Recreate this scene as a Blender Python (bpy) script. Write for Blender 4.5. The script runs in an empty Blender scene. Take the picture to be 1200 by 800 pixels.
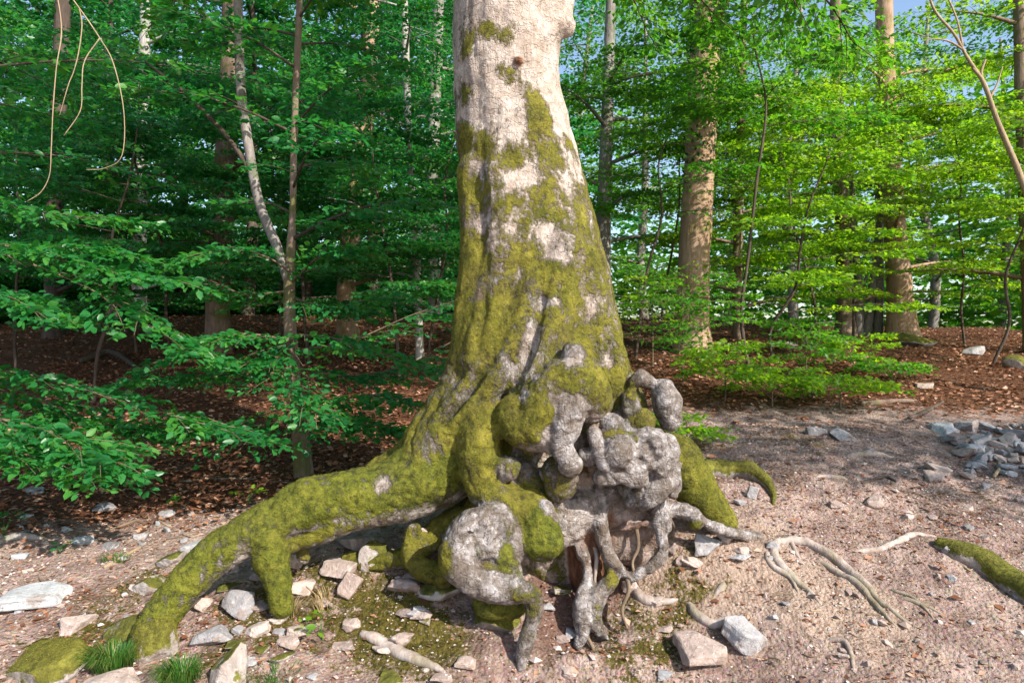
import bpy, math, random
import numpy as np
from mathutils import Vector, Matrix

# ---------------------------------------------------------------- camera, sky, sun, exposure
scene = bpy.context.scene
C = scene.collection
CAM_H = 1.7
FPX = 800.0
cam_d = bpy.data.cameras.new("camera")
cam_d.lens = 24.0; cam_d.sensor_width = 36.0; cam_d.clip_start = 0.05; cam_d.clip_end = 5000
cam = bpy.data.objects.new("camera", cam_d); C.objects.link(cam)
cam.location = (0, 0, CAM_H); cam.rotation_euler = (math.radians(90), 0, 0)
scene.camera = cam

SUN = Vector((0.60, -0.58, 0.62)).normalized()
SUN_EL = math.asin(SUN.z); SUN_AZ = math.atan2(SUN.x, SUN.y)
world = bpy.data.worlds.new("World"); scene.world = world; world.use_nodes = True
wn = world.node_tree.nodes; wl = world.node_tree.links
for n in list(wn): wn.remove(n)
w_out = wn.new("ShaderNodeOutputWorld"); w_bg = wn.new("ShaderNodeBackground"); w_sky = wn.new("ShaderNodeTexSky")
w_sky.sky_type = 'NISHITA'; w_sky.sun_disc = False
w_sky.sun_elevation = SUN_EL; w_sky.sun_rotation = SUN_AZ
w_sky.air_density = 1.0; w_sky.dust_density = 1.2; w_sky.ozone_density = 1.0
w_bg.inputs["Strength"].default_value = 0.15
wl.new(w_sky.outputs[0], w_bg.inputs[0]); wl.new(w_bg.outputs[0], w_out.inputs[0])
sun_d = bpy.data.lights.new("sun", 'SUN'); sun_d.energy = 5.0; sun_d.angle = math.radians(0.6)
sun_d.color = (1.0, 0.93, 0.82)
sun = bpy.data.objects.new("sun", sun_d); C.objects.link(sun)
sun.rotation_euler = SUN.to_track_quat('Z', 'Y').to_euler(); sun.location = (8, -8, 12)

scene.render.engine = 'CYCLES'
scene.view_settings.view_transform = 'Standard'; scene.view_settings.look = 'None'
scene.view_settings.exposure = 0.85; scene.view_settings.gamma = 1.0
scene.view_settings.use_curve_mapping = False
cy = scene.cycles
cy.max_bounces = 7; cy.diffuse_bounces = 5; cy.glossy_bounces = 2; cy.transmission_bounces = 4; cy.transparent_max_bounces = 4
cy.sample_clamp_indirect = 4.0
cy.use_denoising = True
try:
    cy.denoiser = 'OPENIMAGEDENOISE'
    cy.denoising_input_passes = 'RGB_ALBEDO_NORMAL'
except Exception:
    pass
cy.use_adaptive_sampling = True; cy.adaptive_threshold = 0.015

# ---------------------------------------------------------------- small maths
RS = np.random.RandomState(7)
_tab = np.random.RandomState(99).rand(65536).astype(np.float32) * 2 - 1
def vnoise(p):
    p = np.asarray(p, dtype=np.float64)
    i = np.floor(p).astype(np.int64); f = p - i; f = f * f * (3 - 2 * f)
    def h(a, b, c): return _tab[((a * 73856093) ^ (b * 19349663) ^ (c * 83492791)) & 65535]
    x, y, z = i[..., 0], i[..., 1], i[..., 2]; fx, fy, fz = f[..., 0], f[..., 1], f[..., 2]
    c00 = h(x, y, z) * (1 - fx) + h(x + 1, y, z) * fx
    c10 = h(x, y + 1, z) * (1 - fx) + h(x + 1, y + 1, z) * fx
    c01 = h(x, y, z + 1) * (1 - fx) + h(x + 1, y, z + 1) * fx
    c11 = h(x, y + 1, z + 1) * (1 - fx) + h(x + 1, y + 1, z + 1) * fx
    return (c00 * (1 - fy) + c10 * fy) * (1 - fz) + (c01 * (1 - fy) + c11 * fy) * fz
def fbm(p, oct=3):
    s = 0; a = 1.0; p = np.asarray(p, dtype=np.float64)
    for k in range(oct):
        s = s + a * vnoise(p + 17.3 * k); p = p * 2.03; a *= 0.5
    return s / (2 - 2 * a)
def nrm(v):
    v = np.asarray(v, dtype=np.float64)
    return v / np.maximum(np.linalg.norm(v, axis=-1, keepdims=True), 1e-9)
def sstep(a, b, x):
    t = np.clip((x - a) / (b - a), 0, 1); return t * t * (3 - 2 * t)
def P(px, py, d):
    return np.array([(px - 600) / FPX * d, d, CAM_H + (400 - py) / FPX * d])

# ---------------------------------------------------------------- ground height
GC = [(1000,800,3.7),(1200,800,3.6),(1200,650,4.7),(900,650,4.6),(1000,700,4.3),(1200,560,6.0),(1000,560,5.9),(900,500,7.3),
      (1150,500,7.5),(1000,450,9.6),(820,412,11.6),(1000,402,13),(1060,396,15),(1200,402,14),(0,800,3.6),(200,760,3.9),(300,700,4.3),
      (100,700,4.4),(0,650,5.0),(100,600,5.8),(300,580,6.1),(200,520,7.5),(0,560,6.8),(100,450,10.5),(300,430,11),(200,380,15.5),
      (400,392,14.5),(0,388,16),(600,560,6.2),(500,480,8.6),(700,402,12.5),(450,650,4.65),(500,705,4.3),(600,660,4.65),(400,760,3.95),
      (550,760,4.05),(690,800,3.9),(690,745,4.25),(700,680,4.55),(850,740,4.15),(800,640,4.6),(830,590,5.1),(350,560,6.3),(1300,700,4.3),(-100,700,4.3),
      (600,900,3.3),(1100,900,3.1),(100,900,3.1)]
GP = np.array([P(*g) for g in GC])
def _phi(r): return r * r * np.log(r + 1e-6)
def _tps_fit(pts, lam):
    n = len(pts); xy = pts[:, :2]
    r = np.linalg.norm(xy[:, None] - xy[None], axis=-1)
    A = np.zeros((n + 3, n + 3)); A[:n, :n] = _phi(r) + lam * np.eye(n)
    A[:n, n] = 1; A[:n, n + 1:] = xy; A[n, :n] = 1; A[n + 1:, :n] = xy.T
    b = np.zeros(n + 3); b[:n] = pts[:, 2]
    return np.linalg.solve(A, b)
_W = _tps_fit(GP, 0.05)
def ground_z(x, y):
    x = np.asarray(x, float); y = np.asarray(y, float); sh = x.shape
    x = x.ravel(); y = y.ravel()
    xc = np.clip(x, -12, 11); yc = np.clip(y, 1.5, 17)
    z = np.empty(len(x))
    for s in range(0, len(x), 20000):
        e = s + 20000
        r = np.sqrt((xc[s:e, None] - GP[None, :, 0]) ** 2 + (yc[s:e, None] - GP[None, :, 1]) ** 2)
        z[s:e] = _phi(r) @ _W[:len(GP)] + _W[len(GP)] + _W[len(GP) + 1] * xc[s:e] + _W[len(GP) + 2] * yc[s:e]
    z = np.clip(z, -0.9, 2.5)
    far = np.sqrt(np.maximum(y - 17, 0) ** 2 + np.maximum(np.abs(x) - 12, 0) ** 2)
    side = sstep(-3, 4, x)
    drop = (0.02 + 0.10 * side) * np.minimum(far, 30) + 0.02 * np.clip(far - 30, 0, 200)
    z = z - drop
    p = np.stack([x, y, 0 * x], -1)
    near = 1 - sstep(14, 30, np.hypot(x, y))
    z = z + (0.045 * fbm(p * 1.7, 2) + 0.030 * fbm(p * 6.0 + 5, 2) + 0.013 * fbm(p * 19, 2)) * (0.35 + 0.65 * near)
    # stony steps on the eroded bank in front of the roots
    bank = np.exp(-((x + 0.3) / 1.8) ** 2 - ((y - 4.15) / 0.45) ** 2)
    led = fbm(p * np.array([2.2, 5.5, 1]) + 3, 2); z = z + bank * (0.10 * (np.floor(led * 5) / 5 + .4 * (led - np.floor(led * 5) / 5)))
    return z.reshape(sh)
def G(px, py, lift=0.0):
    d = np.linspace(2.5, 24, 900)
    x = (px - 600) / FPX * d; zr = CAM_H + (400 - py) / FPX * d
    gz = ground_z(x, d); k = np.argmax(zr <= gz)
    if not (zr <= gz).any(): k = len(d) - 1
    dd = d[k]; xx = x[k]
    return np.array([xx, dd, ground_z(np.array([xx]), np.array([dd]))[0] + lift])

# ---------------------------------------------------------------- object helpers
def mesh_np(name, V, F, mats, smooth=True, attrs=None, mat_idx=None):
    V = np.asarray(V, np.float32); me = bpy.data.meshes.new(name)
    if isinstance(F, np.ndarray): F = [F]
    F = [f for f in F if len(f)]
    me.vertices.add(len(V)); me.vertices.foreach_set("co", V.ravel())
    nl = sum(f.size for f in F); npoly = sum(len(f) for f in F)
    me.loops.add(nl); me.polygons.add(npoly)
    me.loops.foreach_set("vertex_index", np.concatenate([f.ravel() for f in F]).astype(np.int32))
    st = []; o = 0
    for f in F:
        k = f.shape[1]; st.append(o + k * np.arange(len(f))); o += f.size
    me.polygons.foreach_set("loop_start", np.concatenate(st).astype(np.int32))
    me.update(calc_edges=True)
    me.polygons.foreach_set("use_smooth", np.full(npoly, smooth, dtype=bool))
    for m in (mats if isinstance(mats, (list, tuple)) else [mats]): me.materials.append(m)
    if mat_idx is not None: me.polygons.foreach_set("material_index", mat_idx.astype(np.int32))
    for k, a in (attrs or {}).items():
        at = me.attributes.new(k, 'FLOAT', 'POINT'); at.data.foreach_set("value", np.asarray(a, np.float32))
    me.update()
    return me
def obj(name, me, parent=None, kind=None):
    o = bpy.data.objects.new(name, me); C.objects.link(o)
    if parent is not None: o.parent = parent; o.matrix_parent_inverse = Matrix.Translation(-Vector(parent.location))
    if kind: o["kind"] = kind
    return o
def thing(name, label, cat, loc=(0, 0, 0), group=None):
    o = bpy.data.objects.new(name, None); C.objects.link(o); o.location = [float(v) for v in loc]
    o.empty_display_size = 0.1
    return tag(o, label, cat, group)
def tag(o, label, cat, group=None):
    o["label"] = label; o["category"] = cat
    if group: o["group"] = group
    return o
class MB:
    """collects numpy geometry for one mesh object"""
    def __init__(s): s.V = []; s.F = {}; s.A = {}; s.n = 0
    def add(s, V, F, **attrs):
        s.V.append(V)
        for f in (F if isinstance(F, list) else [F]):
            s.F.setdefault(f.shape[1], []).append(f + s.n)
        for k, a in attrs.items(): s.A.setdefault(k, []).append(np.broadcast_to(np.asarray(a, float), (len(V),)))
        s.n += len(V)
    def mesh(s, name, mat, smooth=True):
        return mesh_np(name, np.concatenate(s.V), [np.concatenate(v) for v in s.F.values()], mat, smooth,
                       {k: np.concatenate(a) for k, a in s.A.items()})
def catmull(pts, rad, per=6):
    pts = np.asarray(pts, float); rad = np.asarray(rad, float)
    if len(pts) < 3:
        t = np.linspace(0, 1, per + 1)[:, None]
        return pts[0] * (1 - t) + pts[-1] * t, (rad[0] * (1 - t) + rad[-1] * t)[:, 0]
    Q = np.concatenate([[2 * pts[0] - pts[1]], pts, [2 * pts[-1] - pts[-2]]])
    R = np.concatenate([[rad[0]], rad, [rad[-1]]]); o = []; r = []
    for i in range(len(pts) - 1):
        a, b, c, d = Q[i:i + 4]
        for t in np.linspace(0, 1, per, endpoint=False):
            o.append(0.5 * (2 * b + (c - a) * t + (2 * a - 5 * b + 4 * c - d) * t * t + (3 * b - a - 3 * c + d) * t ** 3))
            r.append(R[i + 1] * (1 - t) + R[i + 2] * t)
    o.append(pts[-1]); r.append(rad[-1])
    return np.array(o), np.array(r)
def tube(pts, rad, sides=8, per=6, noise=0.0, freq=6.0, seed=0.0, smooth_path=True):
    if smooth_path: pts, rad = catmull(pts, rad, per)
    else: pts = np.asarray(pts, float); rad = np.asarray(rad, float)
    n = len(pts); T = np.gradient(pts, axis=0); T = nrm(T)
    u = np.cross(T[0], [0.3, 0.9, 0.2]); u /= np.linalg.norm(u); U = [u]
    for i in range(1, n):
        u = u - T[i] * np.dot(u, T[i]); u /= max(np.linalg.norm(u), 1e-9); U.append(u)
    U = np.array(U); W = np.cross(T, U)
    a = np.linspace(0, 2 * np.pi, sides, endpoint=False)
    dirs = U[:, None] * np.cos(a)[None, :, None] + W[:, None] * np.sin(a)[None, :, None]
    rr = rad[:, None] * np.ones((1, sides))
    V = pts[:, None] + dirs * rr[..., None]
    if noise:
        V = V + dirs * (fbm(V * freq + seed, 2) * noise)[..., None] * rr[..., None]
    V = V.reshape(-1, 3)
    i = np.arange(n - 1)[:, None] * sides; j = np.arange(sides)[None]; j2 = (j + 1) % sides
    F = np.stack([i + j, i + j2, i + sides + j2, i + sides + j], -1).reshape(-1, 4)
    V = np.concatenate([V, [pts[0] - T[0] * rad[0] * 0.3], [pts[-1] + T[-1] * rad[-1] * 0.6]])
    jj = np.arange(sides); b = (n - 1) * sides
    cap = np.concatenate([np.stack([(jj + 1) % sides, jj, np.full(sides, n * sides)], -1),
                          np.stack([b + jj, b + (jj + 1) % sides, np.full(sides, n * sides + 1)], -1)])
    return V, [F, cap]

# ---------------------------------------------------------------- materials
class N:
    def __init__(s, name):
        s.m = bpy.data.materials.new(name); s.m.use_nodes = True
        s.t = s.m.node_tree; s.t.nodes.clear(); s.out = s.n("ShaderNodeOutputMaterial")
    def n(s, kind, **kw):
        o = s.t.nodes.new(kind)
        for k, v in kw.items(): setattr(o, k, v)
        return o
    def l(s, a, b): s.t.links.new(a, b)
    def setv(s, node, inp, v):
        if v is None: return
        if hasattr(v, "is_linked") or isinstance(v, bpy.types.NodeSocket): s.l(v, node.inputs[inp])
        else:
            try: node.inputs[inp].default_value = v
            except Exception: node.inputs[inp].default_value = (*v, 1)
    def coord(s, which="Object"): return s.n("ShaderNodeTexCoord").outputs[which]
    def pos(s): return s.n("ShaderNodeNewGeometry").outputs["Position"]
    def mapping(s, v, scale):
        m = s.n("ShaderNodeMapping"); s.l(v, m.inputs[0]); m.inputs["Scale"].default_value = scale; return m.outputs[0]
    def noise(s, v, scale, detail=4, rough=0.6, dist=0.0):
        o = s.n("ShaderNodeTexNoise"); s.l(v, o.inputs["Vector"]); o.inputs["Scale"].default_value = scale
        o.inputs["Detail"].default_value = detail; o.inputs["Roughness"].default_value = rough; o.inputs["Distortion"].default_value = dist
        return o.outputs["Fac"]
    def voro(s, v, scale, feature='F1', out="Distance"):
        o = s.n("ShaderNodeTexVoronoi", feature=feature); s.l(v, o.inputs["Vector"]); o.inputs["Scale"].default_value = scale
        return o.outputs[out]
    def math(s, op, a, b=None, clamp=False):
        o = s.n("ShaderNodeMath", operation=op); o.use_clamp = clamp; s.setv(o, 0, a); s.setv(o, 1, b); return o.outputs[0]
    def ramp(s, f, stops, interp='LINEAR'):
        o = s.n("ShaderNodeValToRGB"); s.l(f, o.inputs[0]); e = o.color_ramp.elements; o.color_ramp.interpolation = interp
        while len(e) < len(stops): e.new(0.5)
        for q, (p, c) in zip(e, stops): q.position = p; q.color = (*c, 1) if len(c) == 3 else c
        return o.outputs[0]
    def smooth(s, f, a, b):
        o = s.n("ShaderNodeMapRange", interpolation_type='SMOOTHSTEP'); s.l(f, o.inputs[0])
        o.inputs[1].default_value = a; o.inputs[2].default_value = b; return o.outputs[0]
    def mix(s, f, a, b, mode='MIX'):
        o = s.n("ShaderNodeMix", data_type='RGBA', blend_type=mode)
        s.setv(o, 0, f)
        for k, v in ((6, a), (7, b)):
            if isinstance(v, bpy.types.NodeSocket): s.l(v, o.inputs[k])
            else: o.inputs[k].default_value = (*v, 1)
        return o.outputs[2]
    def attr(s, name): return s.n("ShaderNodeAttribute", attribute_name=name).outputs["Fac"]
    def bump(s, h, strength, dist, normal=None):
        o = s.n("ShaderNodeBump"); s.l(h, o.inputs["Height"]); o.inputs["Strength"].default_value = strength
        o.inputs["Distance"].default_value = dist
        if normal is not None: s.l(normal, o.inputs["Normal"])
        return o.outputs[0]
    def bsdf(s, col, rough=0.8, normal=None, spec=0.3):
        o = s.n("ShaderNodeBsdfPrincipled"); s.setv(o, "Base Color", col); s.setv(o, "Roughness", rough)
        o.inputs["Specular IOR Level"].default_value = spec
        if normal is not None: s.l(normal, o.inputs["Normal"])
        return o.outputs[0]
    def done(s, sh): s.l(sh, s.out.inputs["Surface"]); return s.m

def leaf_mat(name, stops, trans, tfac=0.42, rough=0.42, spec=0.35):
    n = N(name); r = n.attr("rnd")
    col = n.ramp(r, stops)
    p = n.bsdf(col, rough, spec=spec)
    tr = n.n("ShaderNodeBsdfTranslucent"); tc = n.ramp(r, trans); n.l(tc, tr.inputs[0])
    mx = n.n("ShaderNodeMixShader"); mx.inputs[0].default_value = tfac
    n.l(p, mx.inputs[1]); n.l(tr.outputs[0], mx.inputs[2])
    return n.done(mx.outputs[0])
M = {}
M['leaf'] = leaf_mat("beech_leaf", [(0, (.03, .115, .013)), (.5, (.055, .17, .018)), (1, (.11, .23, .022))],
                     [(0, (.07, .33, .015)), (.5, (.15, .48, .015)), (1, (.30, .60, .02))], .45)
M['leaf_cool'] = leaf_mat("beech_leaf_shade_tint", [(0, (.014, .11, .032)), (.5, (.026, .16, .038)), (.9, (.06, .21, .032)), (1, (.12, .26, .08))],  # same beech leaf, cool skylight and shade put into the colour
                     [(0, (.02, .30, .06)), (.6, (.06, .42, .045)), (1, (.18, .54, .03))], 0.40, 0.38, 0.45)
M['leaf_yellow'] = leaf_mat("beech_leaf_sun_tint", [(0, (.06, .16, .012)), (.5, (.12, .25, .016)), (1, (.20, .32, .02))],  # same beech leaf, sunlight put into the colour as a yellower, lighter green
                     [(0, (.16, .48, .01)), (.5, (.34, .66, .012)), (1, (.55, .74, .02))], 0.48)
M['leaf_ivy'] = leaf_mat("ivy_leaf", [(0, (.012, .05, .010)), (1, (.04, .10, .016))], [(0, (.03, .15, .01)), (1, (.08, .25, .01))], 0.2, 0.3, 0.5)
M['litter'] = leaf_mat("dead_leaf", [(0, (.13, .052, .026)), (.4, (.25, .105, .055)), (.8, (.37, .19, .115)), (1, (.50, .33, .24))],
                     [(0, (.15, .05, .02)), (1, (.35, .16, .06))], 0.12, 0.6, 0.25)
M['grass'] = leaf_mat("grass_blade", [(0, (.03, .12, .015)), (.7, (.07, .18, .03)), (1, (.22, .22, .07))], [(0, (.05, .25, .02)), (1, (.3, .35, .06))], 0.35)
M['straw'] = leaf_mat("dry_grass", [(0, (.30, .21, .10)), (1, (.48, .38, .2))], [(0, (.3, .2, .1)), (1, (.4, .3, .15))], 0.25, 0.6)
M['mossfuzz'] = leaf_mat("moss_strands", [(0, (.060, .064, .009)), (.5, (.155, .148, .019)), (1, (.29, .25, .048))],
                     [(0, (.09, .09, .015)), (1, (.32, .27, .06))], 0.3, 0.8, 0.1)
M['mossfuzz_green'] = leaf_mat("green_moss_strands", [(0, (.034, .050, .010)), (.5, (.09, .115, .018)), (1, (.19, .20, .04))],
                     [(0, (.06, .12, .008)), (1, (.2, .28, .02))], 0.3, 0.8, 0.1)

def make_hero_bark():
    n = N("beech_bark_moss"); co = n.coord("Object")
    big = n.noise(co, 3.0, 4, .6); fine = n.noise(co, 26, 5, .65); mid = n.noise(co, 9, 4, .6)
    stretched = n.mapping(co, (34, 34, 7)); streak = n.noise(stretched, 1.0, 4, .65)
    flat = n.mapping(co, (7, 7, 30)); rings = n.noise(flat, 1.0, 3, .6)
    # bark
    c1 = n.ramp(n.math('ADD', n.math('MULTIPLY', mid, .6), n.math('MULTIPLY', streak, .4)), [(.28, (.24, .18, .135)), (.43, (.42, .335, .275)), (.58, (.54, .455, .395)), (.8, (.62, .55, .50))])
    c2 = n.ramp(n.math('ADD', n.math('MULTIPLY', mid, .6), n.math('MULTIPLY', fine, .4)), [(.34, (.070, .054, .045)), (.45, (.165, .14, .125)), (.53, (.265, .24, .235)), (.64, (.42, .40, .405))])
    bark = n.mix(n.attr("grey"), c1, c2)
    bark = n.mix(n.smooth(streak, .60, .76), bark, (.15, .10, .075))
    bark = n.mix(n.smooth(n.voro(co, 17, 'F1'), .10, .04), bark, (.10, .07, .055))
    bark = n.mix(n.math('MULTIPLY', n.smooth(fine, .58, .70), .45), bark, (.62, .60, .59))
    rot = n.ramp(streak, [(.3, (.06, .025, .015)), (.55, (.20, .09, .05)), (.8, (.34, .19, .12))])
    bark = n.mix(n.attr("rot"), bark, rot)
    stain = n.noise(co, 4.2, 5, .7, .3)
    bark = n.mix(n.math('MULTIPLY', n.math('MULTIPLY', n.smooth(stain, .50, .62), n.math('ADD', n.math('MULTIPLY', n.attr('grey'), .75), .25)), .7), bark, (.125, .095, .07))
    wr = n.math('ABSOLUTE', n.math('SUBTRACT', n.noise(n.mapping(co, (9, 9, 13)), 1.0, 3, .55, .6), .5))
    wr2 = n.math('ABSOLUTE', n.math('SUBTRACT', n.noise(n.mapping(co, (22, 22, 15)), 1.0, 4, .62, .9), .5))
    crk = n.math('MULTIPLY', n.smooth(wr2, .022, .004), n.smooth(n.noise(co, 6, 3, .6), .42, .58))
    bark = n.mix(n.math('MULTIPLY', n.math('MULTIPLY', crk, .85), n.math('ADD', n.math('MULTIPLY', n.attr('grey'), .8), .15)), bark, (.055, .040, .030))
    bark = n.mix(n.math('MULTIPLY', n.math('MULTIPLY', n.smooth(wr, .035, .0), .6), n.math('ADD', n.math('MULTIPLY', n.attr('grey'), .85), .08)), bark, (.10, .075, .055))
    # moss
    mossn = n.math('ADD', n.math('MULTIPLY', big, .8), n.math('ADD', n.math('MULTIPLY', n.noise(n.mapping(co, (11, 11, 5.5)), 1.0, 6, .72), .95), n.math('MULTIPLY', fine, .6)))
    msk = n.math('ADD', n.attr("moss"), n.math('SUBTRACT', mossn, 1.175))
    msk = n.smooth(msk, -.08, .14)
    mcol = n.ramp(n.noise(co, 7, 5, .7), [(.24, (.038, .043, .006)), (.40, (.105, .106, .012)), (.56, (.195, .178, .022)), (.75, (.30, .26, .048))])
    mcol = n.mix(n.math('MULTIPLY', n.smooth(n.noise(co, 2.4, 5, .7), .46, .62), .65), mcol, n.ramp(fine, [(.35, (.045, .042, .010)), (.65, (.15, .12, .03))]))
    mcol = n.mix(n.math('MULTIPLY', n.smooth(fine, .50, .36), .6), mcol, (.045, .038, .014))
    mcol = n.mix(n.math('MULTIPLY', n.smooth(n.noise(co, 60, 3, .7), .56, .70), .5), mcol, (.30, .27, .09))
    green = n.mix(n.attr("green"), mcol, n.ramp(fine, [(.36, (.036, .056, .008)), (.52, (.11, .14, .014)), (.68, (.22, .235, .03))]))
    col = n.mix(msk, bark, green)
    # relief
    vb = n.mapping(co, (60, 60, 12)); cr = n.noise(vb, 1.0, 5, .7)
    hb = n.math('ADD', n.math('MULTIPLY', cr, .5), n.math('ADD', n.math('MULTIPLY', fine, .35), n.math('MULTIPLY', rings, .3)))
    hm = n.math('ADD', n.noise(co, 90, 4, .75), n.math('MULTIPLY', n.noise(co, 30, 3, .6), 1.2))
    crease = n.math('ADD', n.smooth(wr, .0, .055), n.math('MULTIPLY', n.smooth(wr2, .0, .06), .5))
    b0 = n.bump(crease, .55, .012)
    b1 = n.bump(hb, 1.0, .020, b0)
    b2 = n.bump(n.math('MULTIPLY', n.math('ADD', hm, .7), msk), .8, .016, b1)
    return n.done(n.bsdf(col, .85, b2, .2))
M['hero'] = make_hero_bark()

def make_bark(name, stops, mosscol=None, mamt=0.0):
    n = N(name); co = n.pos()
    st = n.noise(n.mapping(co, (22, 22, 3.5)), 1.0, 5, .7); big = n.noise(co, 2.2, 4, .6)
    col = n.ramp(n.math('ADD', n.math('MULTIPLY', st, .6), n.math('MULTIPLY', big, .4)), stops)
    if mosscol:
        col = n.mix(n.math('MULTIPLY', n.smooth(n.noise(co, 3.1, 4, .65), .52, .6), mamt), col, mosscol)
    return n.done(n.bsdf(col, .88, n.bump(st, .6, .02), .15))
M['bark_brown'] = make_bark("brown_bark", [(.3, (.09, .06, .042)), (.5, (.19, .135, .10)), (.72, (.33, .25, .20))], (.08, .10, .015), .6)
M['bark_warm'] = make_bark("warm_bark", [(.3, (.17, .10, .06)), (.5, (.34, .225, .15)), (.72, (.50, .37, .27))], (.15, .16, .02), .5)
M['bark_grey'] = make_bark("grey_bark", [(.3, (.10, .085, .075)), (.5, (.22, .195, .18)), (.72, (.40, .37, .35))], (.06, .09, .015), .5)
M['bark_pale'] = make_bark("pale_bark", [(.3, (.15, .135, .12)), (.5, (.32, .30, .275)), (.72, (.52, .50, .47))], (.06, .09, .015), .3)
M['bark_dark'] = make_bark("dark_bark", [(.3, (.035, .026, .02)), (.5, (.08, .06, .048)), (.72, (.16, .125, .10))])
M['twig'] = make_bark("twig_bark", [(.3, (.07, .05, .035)), (.5, (.15, .11, .075)), (.72, (.27, .20, .14))])
M['twig_pale'] = make_bark("pale_twig", [(.3, (.20, .14, .09)), (.5, (.32, .24, .155)), (.72, (.44, .35, .24))])
M['root'] = make_bark("bare_root", [(.28, (.13, .095, .075)), (.45, (.27, .215, .185)), (.6, (.40, .345, .315)), (.75, (.53, .48, .455))], (.10, .10, .015), .35)
def make_rock(name, stops, moss=.0, mcol=(.085, .085, .014)):
    n = N(name); co = n.coord("Object"); g = n.n("ShaderNodeNewGeometry")
    oi = n.n("ShaderNodeObjectInfo").outputs["Random"]
    f = n.noise(co, 7, 6, .68, .4); f2 = n.noise(co, 34, 4, .7)
    col = n.ramp(n.math('ADD', n.math('MULTIPLY', f, .75), n.math('MULTIPLY', n.math('SUBTRACT', oi, .35), .22)), stops)
    col = n.mix(n.smooth(f2, .58, .72), col, (.52, .50, .49))
    col = n.mix(n.smooth(f2, .40, .30), col, (.13, .095, .08))
    col = n.mix(n.math('MULTIPLY', n.smooth(n.noise(co, 4.5, 5, .7, .5), .50, .62), .65), col, (.17, .115, .085))
    if moss:
        sx = n.n("ShaderNodeSeparateXYZ"); n.l(g.outputs["Normal"], sx.inputs[0])
        mm = n.math('ADD', n.math('MULTIPLY', sx.outputs[2], .45), n.noise(co, 5, 5, .7))
        col = n.mix(n.smooth(mm, 1.25 - moss, 1.35 - moss), col, n.ramp(n.math('ADD', n.math('MULTIPLY', f, .5), n.math('MULTIPLY', f2, .5)), [(.34, tuple(c * .3 for c in mcol)), (.5, mcol), (.64, tuple(c * 1.9 for c in mcol))]))
    return n.done(n.bsdf(col, .85, n.bump(n.math('ADD', f, n.math('MULTIPLY', f2, .5)), .8, .025), .25))
M['rock_grey'] = make_rock("grey_rock", [(.25, (.17, .16, .165)), (.45, (.31, .30, .31)), (.7, (.46, .45, .46))])
M['rock_blue'] = make_rock("bluegrey_rock", [(.25, (.19, .195, .205)), (.45, (.34, .35, .37)), (.7, (.50, .51, .53))])
M['rock_pink'] = make_rock("pinkish_rock", [(.25, (.22, .165, .145)), (.45, (.40, .32, .285)), (.7, (.56, .48, .445))])
M['rock_moss'] = make_rock("mossy_rock", [(.25, (.17, .14, .125)), (.45, (.34, .30, .28)), (.7, (.50, .46, .44))], .55)
M['rock_verymoss'] = make_rock("very_mossy_rock", [(.25, (.17, .14, .125)), (.45, (.34, .30, .28)), (.7, (.50, .46, .44))], .78, (.105, .100, .016))

def make_ground():
    n = N("forest_floor"); co = n.pos()
    a = n.noise(co, 1.3, 5, .65); b = n.noise(co, 9, 6, .7); c = n.noise(co, 48, 4, .7)
    v = n.voro(co, 42, 'F1'); vc = n.voro(co, 42, 'F1', "Color")
    dirt = n.ramp(n.math('ADD', n.math('MULTIPLY', a, .45), n.math('MULTIPLY', b, .55)),
                  [(.31, (.105, .066, .052)), (.43, (.225, .148, .122)), (.55, (.375, .268, .228)), (.68, (.52, .41, .365))])
    dirt = n.mix(n.math('MULTIPLY', n.smooth(c, .45, .7), .35), dirt, (.50, .43, .40))
    dirt = n.mix(n.math('MULTIPLY', n.smooth(v, .55, .25), .30), dirt, vc, 'SOFT_LIGHT')
    lit = n.ramp(n.noise(co, 30, 5, .75), [(.3, (.04, .018, .010)), (.5, (.11, .048, .026)), (.7, (.20, .10, .06))])
    lf = n.smooth(n.math('ADD', n.attr("litter"), n.math('MULTIPLY', n.math('SUBTRACT', n.noise(co, 4, 6, .7), .5), 1.8)), .3, .7)
    col = n.mix(lf, dirt, lit)
    of = n.smooth(n.math('ADD', n.attr("ochre"), n.math('MULTIPLY', n.math('SUBTRACT', n.noise(co, 4, 6, .7), .5), 2.2)), .3, .8)
    och = n.ramp(c, [(.3, (.27, .18, .13)), (.6, (.48, .365, .29)), (.8, (.60, .50, .43))])
    col = n.mix(n.math('MULTIPLY', of, .8), col, och)
    rf = n.smooth(n.math('ADD', n.attr("red"), n.math('MULTIPLY', n.math('SUBTRACT', n.noise(co, 5, 6, .75), .5), 2.6)), .35, .75)
    col = n.mix(n.math('MULTIPLY', rf, .8), col, n.ramp(c, [(.3, (.075, .035, .026)), (.6, (.19, .105, .08)), (.8, (.30, .20, .165))]))
    hum = n.noise(co, 3.3, 5, .7, .5)
    col = n.mix(n.math('MULTIPLY', n.smooth(hum, .54, .66), .65), col, n.ramp(c, [(.3, (.05, .032, .022)), (.7, (.17, .115, .085))]))
    mf = n.smooth(n.math('ADD', n.attr("moss"), n.math('MULTIPLY', n.math('SUBTRACT', n.math('ADD', n.math('MULTIPLY', n.noise(co, 6, 7, .75), .75), n.math('MULTIPLY', c, .25)), .5), 2.8)), .42, .66)
    mcol = n.ramp(n.noise(co, 22, 5, .75), [(.3, (.030, .028, .008)), (.5, (.085, .072, .016)), (.7, (.17, .135, .035))])
    col = n.mix(mf, col, mcol)
    h = n.math('ADD', n.math('MULTIPLY', n.noise(co, 60, 4, .75), .6), n.math('ADD', n.math('MULTIPLY', b, 1.0), n.math('MULTIPLY', v, -.5)))
    return n.done(n.bsdf(col, .92, n.bump(h, 1.0, .04), .12))
M['ground'] = make_ground()

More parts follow.
